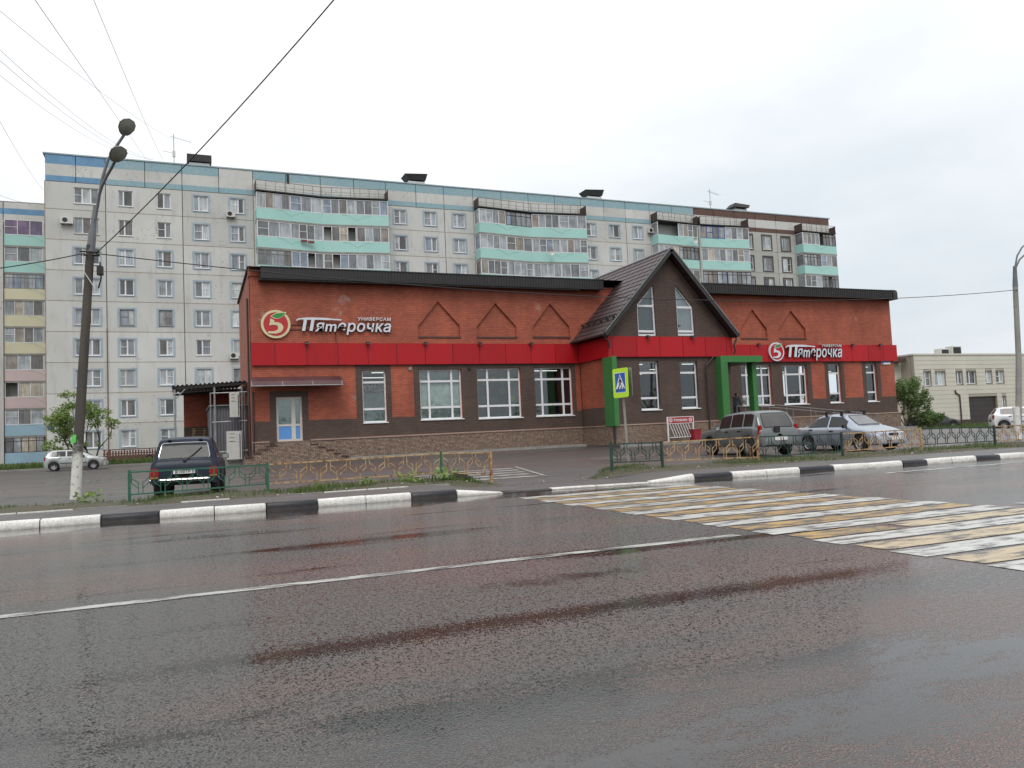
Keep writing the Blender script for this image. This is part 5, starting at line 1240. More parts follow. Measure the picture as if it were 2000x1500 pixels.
# --- silver blue saloon with roof bars
SAL = dict(L=4.23, hw=.838, r=.30, xr=.86, xf=3.38, bot=.25, top=[(0,.72),(.05,.90),(.12,.935),(.62,.965),(.78,1.00),(1.30,1.345),(1.52,1.405),(2.0,1.42),(2.45,1.385),(2.56,1.355),(3.18,.955),(3.32,.92),(3.95,.76),(4.15,.66),(4.23,.50)],
         belt=[(0,.70),(.1,.86),(.8,.90),(2.9,.87),(3.6,.80),(4.1,.62),(4.23,.48)], wt=[(0,.70),(.12,.74),(.70,.74),(1.35,.58),(2.5,.56),(3.15,.72),(3.3,.76),(4.23,.64)], wb=[(0,.66),(.08,.76),(.4,.825),(1.0,.838),(3.3,.838),(3.9,.78),(4.12,.68),(4.23,.52)],
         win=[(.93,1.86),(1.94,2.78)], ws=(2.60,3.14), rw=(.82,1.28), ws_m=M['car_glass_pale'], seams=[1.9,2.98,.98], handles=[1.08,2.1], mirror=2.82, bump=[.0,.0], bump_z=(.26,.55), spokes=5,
         bits=[('headlamp', 4.13, .46, .585, .075, .15, .06, M['lens'], True), ('grille', 4.19, 0, .60, .03, .22, .05, M['trim'], False), ('lower_intake', 4.245, 0, .36, .025, .42, .05, M['trim'], False), ('licence_plate', 4.275, 0, .46, .008, .26, .055, M['plate'], False), ('tail_lamp', .06, .62, .80, .04, .14, .08, M['tail'], True)])
LAN = car('saloon_car', 'silver blue saloon with black roof bars facing the road', SAL, (23.5, 23.0, g(23.7, 22.8)), R(-90+1), carpaint('silver blue metallic paint', (.37, .41, .47), .5, .25, .15))
for x in (-.42, .32):
    b = MB(); b.box(x-.03, x+.03, -.62, .62, 1.49, 1.52)
    for y in (-.58, .58): b.box(x-.05, x+.05, y-.035, y+.035, 1.33, 1.49)
    b.build('roof_bar', M['trim'], LAN, False)

# --- silver hatchback beside the apartment block
HAT = dict(L=4.0, hw=.82, r=.31, xr=.62, xf=3.10, bot=.24, top=[(0,.80),(.05,1.00),(.10,1.06),(.30,1.36),(.42,1.45),(.8,1.495),(1.6,1.49),(2.2,1.43),(2.32,1.39),(3.02,1.02),(3.15,.99),(3.75,.86),(3.92,.72),(4.0,.52)],
         belt=[(0,.78),(.1,1.0),(.6,1.0),(2.8,.93),(3.5,.86),(3.9,.66),(4.0,.5)], wt=[(0,.74),(.1,.74),(.38,.60),(2.25,.57),(2.95,.72),(3.1,.76),(4.0,.6)], wb=[(0,.70),(.1,.78),(.4,.81),(1,.82),(3.1,.82),(3.7,.76),(3.9,.68),(4.0,.52)],
         win=[(.48,1.36),(1.44,2.42)], ws=(2.36,2.98), rw=(.115,.34), seams=[1.4,2.62], handles=[.98,1.62], mirror=2.5, bump=[.0,.0], bump_z=(.25,.56), strip=.42, spokes=5, handle_m=M['rim_steel'],
         bits=[('tail_lamp', .08, .70, .88, .06, .10, .14, M['tail'], True), ('headlamp', 3.82, .58, .74, .10, .14, .08, M['lens'], True), ('grille', 3.96, 0, .66, .03, .3, .05, M['trim'], False)])
FAB = car('hatchback', 'silver hatchback parked in front of the grey block behind the concrete pole', HAT, (at(150, 900, 65).x, 65, g(-6, 65)), R(2), carpaint('silver paint', (.44, .47, .46), .5, .25, .12), group=None)
H2 = dict(HAT); H2['spokes'] = 7
FOC = car('hatchback', 'white hatchback cut by the right edge of the picture behind the fence', H2, (at(2006, 840, 34).x, 34, g(50, 34)), R(-44), carpaint('white paint', (.70, .71, .72), .05, .25, .12))
S3 = dict(SAL); DRK = car('saloon_car', 'dark saloon half hidden behind the shrub by the beige building', S3, (at(1824, 830, 50).x, 50, .1), R(-20), carpaint('dark grey paint', (.05, .055, .065), .4, .3, .2))
# ------------------------------------------------------------------ raised walk round the shop front
b = MB(); xs = fr(4.5, 45.6, 1.0)
def walk_front(x): return 35.0 if 20.2 < x < 30.4 else 38.7
for xa_, xb_ in zip(xs, xs[1:]):
    y = max(walk_front(xa_), walk_front(xb_)) if walk_front(xa_) != walk_front(xb_) else walk_front(xa_)
    z = max(g(xa_, y), g(xb_, y)) + .10; b.box(xa_, xb_, y, YS-.09, .1, z)
tag(b.build('shop_walkway', M['walk']), kind='structure')
SK = empty('shop_kerb', (24, 36, .4)); tag(SK, kind='structure')
for xa_, xb_ in zip(xs, xs[1:]):
    y = max(walk_front(xa_), walk_front(xb_)) if walk_front(xa_) != walk_front(xb_) else walk_front(xa_); z = max(g(xa_, y), g(xb_, y))
    b = MB(); b.box(xa_+.006, xb_-.006, y-.12, y-.001, .1, z+.13); b.build('kerbstone', M['concrete'], SK)
# entrance ramp with handrails
RP = empty('entrance_ramp', (33, 37.5, .5), 0, 'sloping entrance ramp with pale tubular handrail right of the green portal', 'ramp')
b = MB(); xr0, xr1 = 29.3, 40.5
b.prism([(xr0, .3), (xr1, .3), (xr1, .62), (32.4, 1.42), (xr0, 1.42)], lambda a, c, d: (a, d, c), 37.0, 38.6); b.build('ramp_slab', M['stone'], RP)
for y in (37.05, 38.55):
    for dz in (.92,):
        b = MB(); b.tube([(xr0+.3, y, 1.42+dz), (32.4, y, 1.42+dz), (xr1, y, .62+dz)], .020, 6); b.build('handrail', M['steel'], RP)
    for x in fr(xr0+.3, xr1, 1.7):
        z = lerp(x, [(32.4, 1.42), (xr1, .62)]); b = MB(); b.tube([(x, y, z), (x, y, z+.92)], .018, 6); b.build('rail_post', M['steel'], RP)

# ------------------------------------------------------------------ roadside railings
M['f_green'] = mat('chipped green enamel', (.014, .105, .060), .42, .3, 6, col2=(.03, .13, .085), fine=24)
M['f_dkgreen'] = mat('dark green worn enamel', (.014, .062, .048), .45, .3, 5, col2=(.03, .035, .03), fine=22)
def make_rusty(name):
    m, t, p = nodes(name); P = pos(t); f = mapr(t, noise(t, 7, 5, P, .65), .46, .62, 0, 1)
    c = mixc(t, f, mixc(t, mapr(t, noise(t, 2.5, 3, P), .35, .65, 0, 1), (.44, .27, .11), (.44, .33, .19)), (.15, .055, .026))
    t.links.new(c, p.inputs['Base Color']); setp(p, Roughness=.65); bump(t, p, noise(t, 40, 3, P), .4, .004); return m
M['f_rust'] = make_rusty('rusty yellow enamel')
_lat = {}
def lattice(u, h, m):
    """half a motif: a stem hanging from the top rail, a stem rising from the bottom rail, two slanting links"""
    key = (round(u, 3), round(h, 3), m)
    if key not in _lat:
        b = MB(); t_ = .018; a, c = .045, u-.045
        b.bar((a,0,h), (a,0,h*.52), t_); b.bar((c,0,0), (c,0,h*.54), t_)
        b.bar((a,0,h*.77), (c,0,h*.54), t_); b.bar((a,0,h*.52), (c,0,h*.26), t_)
        _lat[key] = b.mesh('lattice_bar', M[m])
    return _lat[key]
def railing(name, label, posts, mats, group):
    """posts: (x, y, z, height, material); mats: material of each panel"""
    root = empty(name, posts[0][:3], 0, label, 'fence', group)
    for x, y, z, h, m in posts:
        b = MB(); b.box(x-.03, x+.03, y-.03, y+.03, z-.1, z+h+.03); b.build('post', M[m], root)
    for (x0, y0, z0, h0, _), (x1, y1, z1, h1, _), m in zip(posts, posts[1:], mats):
        d = Vector((x1-x0, y1-y0, 0)); L = d.length; ang = math.atan2(d.y, d.x); sl = (z1-z0)/L; h = (h0+h1)/2 - .14
        b = MB(); zt0, zt1 = h0-.02, z1-z0+h1-.02
        b.bar((.03,0,zt0), (L-.03,0,zt1), .04, .035); b.bar((.03,0,.12), (L-.03,0,z1-z0+.12), .035, .03)
        pn = link('panel', b.mesh('panel', M[m]), root, False); pn.rotation_euler = (0, 0, ang); pn.location = (x0, y0, z0); par(pn, root)
        n = max(2, round(L/.235)); u = L/n; hh = h-.03
        for k in range(n):
            o = bpy.data.objects.new('lattice_bar', lattice(u, hh, m)); COL.objects.link(o); o.parent = pn
            xx = u*k; zz = .135 + sl*xx
            if k % 2 == 0: o.location = (xx, 0, zz)
            else: o.location = (xx+u, 0, zz); o.scale = (-1, 1, 1)
    return root
def post_at(px, pyb, pyt, Y, m): a = at(px, pyb, Y); c = at(px-2, pyt, Y); return (a.x, Y, a.z, c.z-a.z, m)
railing('railing', 'low green and rusty yellow railing in front of the dark blue off-roader', [post_at(253,977,921,19.55,'f_green'), post_at(523,955,906,19.6,'f_green'), post_at(863,932,884,19.6,'f_green'), post_at(960,936,882,18.9,'f_rust')], ['f_green','f_rust','f_rust'], 'railings along the pavement')
railing('railing', 'long low green and rusty yellow railing in front of the parked silver saloon', [post_at(1195,912,866,18.7,'f_dkgreen'), post_at(1294,908,863,18.6,'f_dkgreen'), post_at(1482,901,852,18.5,'f_rust'), post_at(1646,889,846,18.5,'f_dkgreen'), post_at(1800,876,837,18.6,'f_rust'), post_at(1944,868,832,18.7,'f_dkgreen'), (29.6, 18.7, .2, .62, 'f_rust'), (33.5, 18.6, .2, .62, 'f_rust')], ['f_dkgreen','f_rust','f_dkgreen','f_rust','f_dkgreen','f_rust','f_rust'], 'railings along the pavement')

# ------------------------------------------------------------------ lamp posts
def make_pole_mat(name):
    m, t, p = nodes(name); P = objc(t); s = t.nodes.new('ShaderNodeSeparateXYZ'); t.links.new(P, s.inputs[0])
    lime = mapr(t, math2(t, 'ADD', s.outputs[2], math2(t, 'MULTIPLY', noise(t, 3, 5, P, .7), 1.3)), 1.55, 2.1, 1, 0)
    peel = mapr(t, noise(t, 9, 5, P, .65), .58, .66, 1, 0)
    base = mixc(t, mapr(t, noise(t, 1.5, 5, mapping(t, P, (3, 3, .5))), .3, .7, 0, 1), (.085, .072, .062), (.050, .043, .038))
    t.links.new(mixc(t, math2(t, 'MULTIPLY', lime, peel), base, (.62, .61, .57)), p.inputs['Base Color']); setp(p, Roughness=.85); bump(t, p, noise(t, 14, 4, P), .5, .02); return m
M['pole'] = make_pole_mat('limewashed old concrete pole')
M['pole_steel'] = mat('grey painted bracket', (.15, .16, .175), .5, .25, 3)
M['lamp_cover'] = mat('dull luminaire cover', (.16, .155, .13), .35, .25, 5)
def luminaire(root, tip, d, s=1.0):
    """cobra head: flat rounded lens below, shell above; tip = end of the arm, d = outward direction"""
    tip = Vector(tip); d = Vector(d).normalized(); sd = d.cross(Vector((0,0,1))).normalized(); up = sd.cross(d)
    out = [(-.02,.09),(.06,.17),(.20,.24),(.36,.24),(.48,.16),(.54,.0)]
    ring_ = [(a, w) for a, w in out] + [(a, -w) for a, w in reversed(out[:-1])]
    b = MB(); n = len(ring_)
    lv = [(-.03, .93), (-.005, 1.0), (.07, .85), (.13, .5), (.15, .12)]
    for h, k in lv: b.v += [tuple(tip + d*(.24+(a-.24)*k)*s + sd*w*k*s + up*h*s) for a, w in ring_]
    for i in range(len(lv)-1):
        for j in range(n): b.f.append((i*n+j, i*n+(j+1) % n, (i+1)*n+(j+1) % n, (i+1)*n+j)); b.m.append(0)
    b.f.append(tuple((len(lv)-1)*n+j for j in range(n))); b.m.append(0)
    o = b.build('lamp_head', M['lamp_cover'], root, smooth=50)
    b = MB(); b.v += [tuple(tip + d*(.24+(a-.24)*.9)*s + sd*w*.9*s + up*-.035*s) for a, w in ring_]; b.v += [tuple(tip + d*(.24+(a-.24)*.5)*s + sd*w*.5*s + up*-.085*s) for a, w in ring_]
    for j in range(n): b.f.append((j, (j+1) % n, n+(j+1) % n, n+j)); b.m.append(0)
    b.f.append(tuple(n+j for j in range(n))); b.m.append(0)
    b.build('lamp_lens', mat('dusty lamp lens', (.30, .30, .27), .35, .3, 6), o, smooth=50)
YP = 21.4
base = at(147, 975, YP); topc = at(177, 487, YP)
LP = empty('lamp_post', (base.x, YP, base.z-.1), 0, 'leaning concrete lamp post with limewashed foot and two lamp heads', 'lamp post')
b = MB(); v = topc-base; b.tube([base+Vector((0,0,-.1)), base+v*.25, base+v*.5, base+v*.75, topc], [.118,.112,.106,.099,.092], 14); b.build('pole', M['pole'], LP, smooth=40)
LP.location = base
up_ = at(184, 425, YP)-topc
b = MB(); b.tube([topc-v*.01, topc+up_*.5], [.096,.090], 12); b.tube([topc+up_*.45, topc+up_, topc+up_*1.0+Vector((.03,0,.3))], [.075,.06,.05], 10); SL = b.build('bracket_sleeve', M['pole_steel'], LP, smooth=40)
t1 = [at(*q, YP) for q in ((183,440),(192,395),(199,355),(212,315),(231,287),(244,270))]; t2 = [at(*q, YP-.05) for q in ((187,430),(196,385),(202,372),(212,357),(223,343),(229,336))]
for k_, tt in enumerate((t1, t2)):
    pts = [Vector((p.x, p.y - (.10 if k_ else -.05) - i*(.14 if k_ else .06), p.z)) for i, p in enumerate(tt)]
    b = MB(); b.tube(pts, .035, 8); b.build('lamp_arm', M['pole_steel'], LP, smooth=50)
    luminaire(LP, pts[-1], (.30, -.62, .72) if k_ == 0 else (.36, -.66, .60), .82)
b = MB(); b.tube([topc+Vector((-.2,-.05,-.15)), topc+Vector((.2,-.05,-.15))], .03, 6); b.tube([topc+Vector((-.22,-.18,-.1)), topc+Vector((.22,-.18,-.1))], .022, 6); b.build('cable_clamp', M['black'], LP)
b = MB(); b.box(topc.x+.13, topc.x+.27, YP-.1, YP+.1, topc.z-.62, topc.z-.42); b.tube([topc+Vector((.2,0,-.3)), topc+Vector((.22,0,-.7)), topc+Vector((.16,0,-.95))], .02, 6); b.build('junction_box', M['black'], LP)
b = MB(); b.tube([topc+Vector((-.16,-.12,-.1)), topc+Vector((-.13,-.17,-.6)), topc+Vector((.02,-.18,-.85)), topc+Vector((.1,-.16,-1.0))], .012, 5); b.build('loose_cable', M['white_dirty'], LP)
q = at(143, 857, YP-.19); b = MB(); b.add([(q.x-.07,YP-.15,q.z-.11),(q.x+.05,YP-.15,q.z-.09),(q.x+.06,YP-.15,q.z+.09),(q.x-.01,YP-.15,q.z+.10)], [(0,1,2,3)]); b.build('paper_notice', mat('green paper', (.12, .62, .10), .7, .1, 5), LP)
# right lamp post
YR = 22.6
rb = at(1989, 852, YR); rt = at(1983, 560, YR)
RPOST = empty('lamp_post', (rb.x, YR, .2), 0, 'upright grey lamp post with curved arms at the right edge', 'lamp post')
b = MB(); b.tube([Vector((rb.x,YR,.15)), Vector((rb.x*.3+rt.x*.7,YR,3.5)), rt], [.125,.11,.10], 12); b.build('pole', M['concrete'], RPOST, smooth=40)
b = MB(); b.tube([Vector((rb.x,YR,.12)), Vector((rb.x,YR,1.5))], .132, 12); b.build('white_base', M['kerb_white'], RPOST, smooth=40)
b = MB(); b.tube([rt, at(1982, 520, YR)], [.105,.07], 10); b.build('bracket_sleeve', M['pole_steel'], RPOST, smooth=40)
for k_, tt in enumerate((((1982,525),(1984,500),(1991,484),(2004,473),(2025,464),(2050,458)), ((1983,525),(1986,508),(1994,497),(2006,488),(2025,480),(2045,476)))):
    pts = [at(*q, YR-.25*k_) + Vector((0, -.06*i*(k_+1), 0)) for i, q in enumerate(tt)]
    b = MB(); b.tube(pts, .035, 8); b.build('lamp_arm', M['pole_steel'], RPOST, smooth=50); luminaire(RPOST, pts[-1], (.7, -.5, .15))
# ------------------------------------------------------------------ overhead lines
M['cable'] = mat('black cable', (.014, .014, .017), .5, .2, 5)
M['thin_cable'] = mat('weathered thin wire', (.20, .20, .21), .6, .2, 5)
def wire(name, label, a, c, sag, r, n=24, group='overhead wires', M_='cable'):
    a, c = Vector(a), Vector(c); pts = []
    for i in range(n+1):
        k = i/n; p = a.lerp(c, k); p.z -= sag*4*k*(1-k); pts.append(p)
    b = MB(); b.tube(pts, r, 5); o = b.build(name, M[M_]); tag(o, label, 'cable', group); return o
tp = topc + Vector((.12, -.1, -.12))
wire('overhead_cable', 'thick dark cable climbing from the leaning lamp post across the sky', tp, at(655, -4, 13), .15, .0125)
q = rt + Vector((0, -.1, -.15)); wire('overhead_cable', 'dark cable sagging across the shop front between the two lamp posts', tp, q, .78, .013, 40)
wire('overhead_cable', 'dark cable running left from the leaning lamp post out of the picture', topc+Vector((-.12,-.1,-.12)), at(-260, 545, 21.0), .12, .013)
far = [((65,-5),20,(285,310),79,.0,'thin wire crossing the sky above the leaning lamp post head'), ((-4,18),30,(338,272),83,.4,'thin wire from the upper left sky to the left roof antenna'), ((181,-5),24,(318,312),81,.2,'thin steep wire dropping to the roof beside the left antenna'), ((-4,94),34,(300,312),81,.8,'upper of two close thin wires left of the lamp heads'), ((-4,115),34,(296,312),81,.8,'lower of two close thin wires left of the lamp heads'), ((-4,144),40,(250,300),81,.6,'faint lowest thin wire above the left end of the grey block'), ((-4,230),44,(86,372),92,.3,'thin steep wire at the left edge dropping behind the grey block'), ((-4,380),70,(60,398),93,.1,'short thin wire just above the far left roof')]
for (pa_, ya_, pb_, yb_, sg_, lb_) in far: wire('thin_wire', lb_, at(*pa_, ya_), at(*pb_, yb_), sg_, .009 if ya_ < 50 else .013, M_='thin_cable')

# ------------------------------------------------------------------ pedestrian crossing sign
M['fluo'] = mat('fluorescent yellow green', (.50, .78, .02), .45, .06, 2)
M['sign_blue'] = mat('sign blue', (.008, .085, .40), .4, .08, 3)
M['sign_white'] = mat('sign white', (.74, .76, .78), .4, .06, 3)
YX = 20.6; sx_, zc_ = at(1221, 800, YX).x, 0
sb = at(1226, 870, YX)
SGN = empty('crossing_sign', (sb.x, YX, g(sb.x, YX)), R(9), 'fluorescent pedestrian crossing sign on a grey post behind the railing', 'road sign')
st_ = at(1213, 722, YX); H_ = st_.z - g(sb.x, YX); lean = (st_.x - sb.x)/(st_.z - g(sb.x, YX))*1.0
b = MB(); b.tube([(0,0,-.1), (lean*H_, 0, H_)], .038, 10); b.build('post', M['concrete'], SGN, False)
tz = at(1213, 748, YX).z - g(sb.x, YX)
def plate_group(xo, facing):
    """sign plate standing in the local y-z plane, facing -x (facing=-1) or +x"""
    f = lambda y, z, d: (lean*(tz) + xo + facing*d, y, tz + z)
    w, h = .345, .44
    rp_ = [(-w+.04,-h),(w-.04,-h),(w,-h+.04),(w,h-.04),(w-.04,h),(-w+.04,h),(-w,h-.04),(-w,-h+.04)]
    b = MB(); b.prism(rp_, f, 0, .02); o = b.build('sign_plate', [M['fluo'] if facing < 0 else M['steel']], SGN, False)
    if facing > 0: return
    b = MB(); b.prism(rect(-.245,-.325,.245,.325) if False else rect(-.25,-.29,.25,.31), f, .02, .023); b.build('white_border', M['sign_white'], o, False)
    b = MB(); b.prism(rect(-.235,-.275,.235,.295), f, .023, .025); b.build('blue_field', M['sign_blue'], o, False)
    b = MB(); b.prism([(-.215,-.175),(.215,-.175),(.0,.265)], f, .025, .027); b.build('white_triangle', M['sign_white'], o, False)
    fig = MB(); s_ = -1     # the walker strides towards the viewer's left
    for poly in ([(-.012,.13),(.035,.12),(.045,.02),(.02,-.03),(-.03,-.02),(-.035,.09)], [(-.035,-.01),(.01,-.03),(-.03,-.10),(-.07,-.155),(-.10,-.15),(-.07,-.09)], [(.0,-.02),(.035,-.03),(.075,-.10),(.085,-.15),(.055,-.155),(.045,-.10)], [(-.035,.10),(-.075,.04),(-.07,.0),(-.055,.01),(-.05,.04),(-.02,.08)], [(.035,.10),(.08,.045),(.095,.0),(.075,-.0),(.06,.04),(.03,.06)]):
        fig.prism([(y*-s_*-1, z) for y, z in poly], f, .027, .029)
    fig.prism([(.005+.026*math.cos(a), .165+.028*math.sin(a)) for a in [k*math.pi/5 for k in range(10)]], f, .027, .029)
    for x_ in (-.15, -.03, .10): fig.prism([(x_-.035,-.172),(x_+.02,-.172),(x_+.04,-.135),(x_+.0,-.135)], f, .0271, .029)
    fig.build('walking_figure', M['black'], o, False)
plate_group(-.06, -1); plate_group(.075, 1)
b = MB(); b.box(lean*tz-.055, lean*tz+.07, -.05, .05, tz-.25, tz-.21); b.box(lean*tz-.055, lean*tz+.07, -.05, .05, tz+.21, tz+.25); b.build('bracket', M['steel'], SGN, False)

# ------------------------------------------------------------------ bicycle rack and bin before the gable
YB = 35.7; zb_ = g(27, YB)+.10
bl, br_ = at(1304, 850, YB).x, at(1356, 850, YB).x; zs0, zs1 = at(1330, 827, YB).z, at(1330, 813.5, YB).z
RK = empty('bicycle_rack', (bl, YB, zb_), 0, 'white bicycle rack under a red sign board before the gable wall', 'bicycle rack')
b = MB(); b.box(bl, br_, YB-.03, YB+.03, zs0, zs1); BD = b.build('sign_board', M['white'], RK)
b = MB(); b.box(bl+.07, br_-.05, YB-.036, YB-.031, zs0+.03, zs1-.03); b.build('red_face', mat('rack sign red', (.36, .02, .03), .45, .1, 3), BD)
link('lettering', text_mesh('Велопарковка', bl+.42, br_-.42, zs0+.08, zs1-.09, YB-.04, .004, .012, 0, [M['white']]), BD)
for x in (bl+.22, br_-.22): b = MB(); b.lathe([(.075,-.04),(.11,-.04)], 'y', 18, (x, YB, (zs0+zs1)/2)); b.bar((x-.05, YB-.04, (zs0+zs1)/2+.04), (x+.05, YB-.04, (zs0+zs1)/2-.05), .012, .03); b.build('round_emblem', M['white'], BD)
for x in (bl+.04, br_-.04): b = MB(); b.box(x-.03, x+.03, YB-.03, YB+.03, zb_, zs0); b.build('leg', M['white'], RK); b = MB(); b.box(x-.04, x+.04, YB-.35, YB+.35, zb_-.02, zb_+.03); b.build('foot', M['white_dirty'], RK)
b = MB(); b.tube([(bl, YB-.2, zb_+.22), (br_, YB-.2, zb_+.22)], .02, 6); b.build('lower_bar', M['white'], RK)
for k in range(8):
    x = bl+.16+k*.165; b = MB(); b.tube([(x, YB-.02, zs0), (x+.16, YB-.22, zb_+.22)], .014, 6); b.build('rack_bar', M['white'], RK)
yb2 = 35.4; q = at(1358, 850, yb2); zz = g(q.x, yb2)+.10
BIN = empty('litter_bin', (q.x, yb2, zz), 0, 'square dark red litter bin beside the bicycle rack', 'litter bin')
b = MB(); w0, w1, hh = .20, .24, .58; b.hexa([(-w0,-w0,.03),(w0,-w0,.03),(w0,w0,.03),(-w0,w0,.03),(-w1,-w1,hh),(w1,-w1,hh),(w1,w1,hh),(-w1,w1,hh)]); b.build('bin_body', mat('bin red', (.30, .018, .03), .45, .2, 4), BIN, False)
b = MB(); b.box(-.255, .255, -.255, .255, hh+.001, hh+.05); b.build('bin_rim', mat('bin rim red', (.25, .015, .025), .45, .2, 4), BIN, False)
b = MB(); b.box(-.16, .16, -.16, .16, -.0, .029); b.build('bin_base', M['black'], BIN, False)

# ------------------------------------------------------------------ loading shelter left of the shop
M['corr'] = mat('grey corrugated sheet', (.17, .17, .19), .5, .2, 2)
SH = empty('loading_shelter', (1.5, 44, .4), 0, 'lean-to loading shelter with dark corrugated roof at the left end of the shop', 'shelter')
def corr_sheet(name, m, p0, p1, q0, q1, n, amp, root):
    """corrugated sheet spanned by edge p0-p1 and edge q0-q1"""
    p0, p1, q0, q1 = map(Vector, (p0, p1, q0, q1)); nn = (p1-p0).cross(q0-p0).normalized(); b = MB()
    for i in range(n*4+1):
        k = i/(n*4); o_ = nn*amp*(1 if (i % 4) in (1, 2) else -1); b.v += [tuple(p0.lerp(p1, k)+o_), tuple(q0.lerp(q1, k)+o_)]
    for i in range(n*4): b.f.append((2*i, 2*i+2, 2*i+3, 2*i+1)); b.m.append(0)
    return b.build(name, m, root)
yl0, yl1 = 42.3, 49.8
z_l, z_r = 4.42, 4.62
corr_sheet('roof_sheet', M['corr'], (-.32,yl0,z_l), (X0-.05,yl0,z_r), (-.32,yl1,z_l+.15), (X0-.05,yl1,z_r+.15), 17, .03, SH)
b = MB(); b.bar((-.3,yl0+.15,z_l-.12), (X0-.05,yl0+.15,z_r-.12), .08, .12); b.build('roof_beam', M['metal_dark'], SH); b = MB(); b.bar((-.3,yl1-.2,z_l+.0), (X0-.05,yl1-.2,z_r+.02), .08, .12); b.build('roof_beam', M['metal_dark'], SH)
for x, y in ((-.2, yl0+.15), (1.65, yl0+.15), (-.2, yl1-.2), (2.95, yl0+.15)):
    b = MB(); b.box(x-.04, x+.04, y-.04, y+.04, g(x, y)-.05, z_l-.1); b.build('post', M['steel'], SH)
b = MB(); b.bar((-.2, yl0+.15, 3.7), (.3, yl0+.15, z_l-.15), .05); b.build('brace', M['steel'], SH)
for z in (1.05, 2.55, 4.0):
    b = MB(); b.tube([(1.5, yl0-.15, z), (X0-.08, yl0-.15, z+.04)], .03, 6); b.build('cage_rail', M['steel'], SH)
for x in (1.45, 3.05): b = MB(); b.tube([(x, yl0-.15, .3), (x, yl0-.15, 4.05)], .03, 6); b.build('cage_post', M['steel'], SH)
SHD = empty('corrugated_store', (2.3, 44, .4), 0, 'grey corrugated metal store room beside the loading shelter posts', 'shed')
corr_sheet('front_sheet', M['corr'], (1.55,yl0+.5,.9), (X0-.02,yl0+.5,.9), (1.55,yl0+.5,3.35), (X0-.02,yl0+.5,3.35), 12, .018, SHD)
corr_sheet('side_sheet', M['corr'], (1.53,yl0+.5,.9), (1.53,yl1-.5,.9), (1.53,yl0+.5,3.35), (1.53,yl1-.5,3.35), 20, .018, SHD)
b = MB(); b.box(1.40, X0-.02, yl0+.36, yl1-.4, 3.38, 3.44); b.build('roof_lid', M['steel'], SHD)
b = MB(); b.box(1.5, X0-.02, yl0+.45, yl1-.4, .3, .88); b.build('base', M['concrete'], SHD)
b = MB(); b.box(1.3, X0-.05, yl0-.5, yl0+.44, .25, g(2, 42)+.30); b.build('concrete_pad', M['concrete'], SHD)
def condenser(x, y, z, w, h, label, feet=True):
    o = empty('condenser_unit', (x, y, z), 0, label, 'condenser')
    b = MB(); b.box(-w/2, w/2, -.32, 0, 0, h); b.build('casing', M['ac'], o, False)
    for k in range(3):
        zz_ = h*(.9-.13*k); b = MB(); b.box(-w*.3, w*.02, -.327, -.321, zz_-.012, zz_+.012); b.build('louvre', M['metal_dark'], o, False)
    b = MB(); b.box(-w/2-.003, w/2+.003, -.323, -.1, h*.62, h*.625); b.build('seam', M['metal_dark'], o, False)
    b = MB(); b.tube([(w*.38,-.34,h*.05),(w*.38,-.35,h*.9)], .018, 6); b.build('hose', M['black'], o, False)
    b = MB(); b.box(-w*.45, -w*.35, -.35, .05, -.08, -.001); b.box(w*.35, w*.45, -.35, .05, -.08, -.001); b.build('foot', M['metal_dark'], o, False)
q = at(458, 815, 42.0); condenser(q.x, 42.0, q.z, .46, 1.25, 'upper pale condenser unit hung on the loading cage beside the shop corner')
q = at(457.5, 897, 41.9); condenser(q.x, 41.9, q.z, .70, 1.40, 'lower tall pale condenser unit standing beside the shop corner')
M['pallet'] = mat('raw pallet wood', (.36, .25, .14), .75, .3, 3, fine=12)
PM = MB()
for z in (0, .12): 
    for k in range(5): PM.box(-.6, .6, -.4+k*.18, -.4+k*.18+.1, z, z+.022)
for k in (-.55, 0, .45):
    for y in (-.4, -.05, .3): PM.box(k, k+.1, y, y+.1, .022, .12)
pme = PM.mesh('wooden_pallet', M['pallet'])
for k in range(10):
    o = link('wooden_pallet', pme, None, True, (1.25+random.uniform(-.02,.02), 48.6, g(1.2, 48.6)+.146*k+.75)); o.rotation_euler[2] = random.uniform(-.03, .03)
    tag(o, ['lowest', 'second', 'third', 'fourth', 'fifth', 'sixth', 'seventh', 'eighth', 'ninth', 'topmost'][k] + (' raw wooden pallet from the bottom of the stack under the loading shelter' if 0 < k < 9 else ' raw wooden pallet of the stack under the loading shelter'), 'pallet', 'stacked pallets')
b = MB(); b.box(.4, 2.4, 47.9, 49.4, .2, g(1.2, 48.6)+.745); tag(b.build('loading_dock', M['concrete']), 'low concrete loading dock under the pallet stack', 'dock')

# ------------------------------------------------------------------ picket fence before the grey block
PF = empty('picket_fence', (0, 76, .6), 0, 'low brown picket fence at the foot of the grey block', 'fence')
for k in range(22):
    x = -6.0 + k*.22; b = MB(); zf = g(x, 76)+.02; b.box(x, x+.13, 75.98, 76.02, zf, zf+.95+random.uniform(-.05,.05)); b.build('picket', mat('picket brown', (.14, .06, .04), .7, .3, 2) if k == 0 else bpy.data.materials['picket brown'], PF)
b = MB(); b.box(-6.05, -1.0, 76.021, 76.06, 1.1, 1.18); b.box(-6.05, -1.0, 76.021, 76.06, 1.45, 1.53); b.build('fence_rail', bpy.data.materials['picket brown'], PF)
q = at(292, 891, 74); b = MB(); b.lathe([(.15,-.09),(.27,-.09),(.31,0),(.27,.09),(.15,.09)], 'y', 20, (q.x, 74, g(q.x,74)+.30)); tag(b.build('old_tyre', M['tyre']), 'black tyre standing upright beside the brown picket fence', 'tyre')
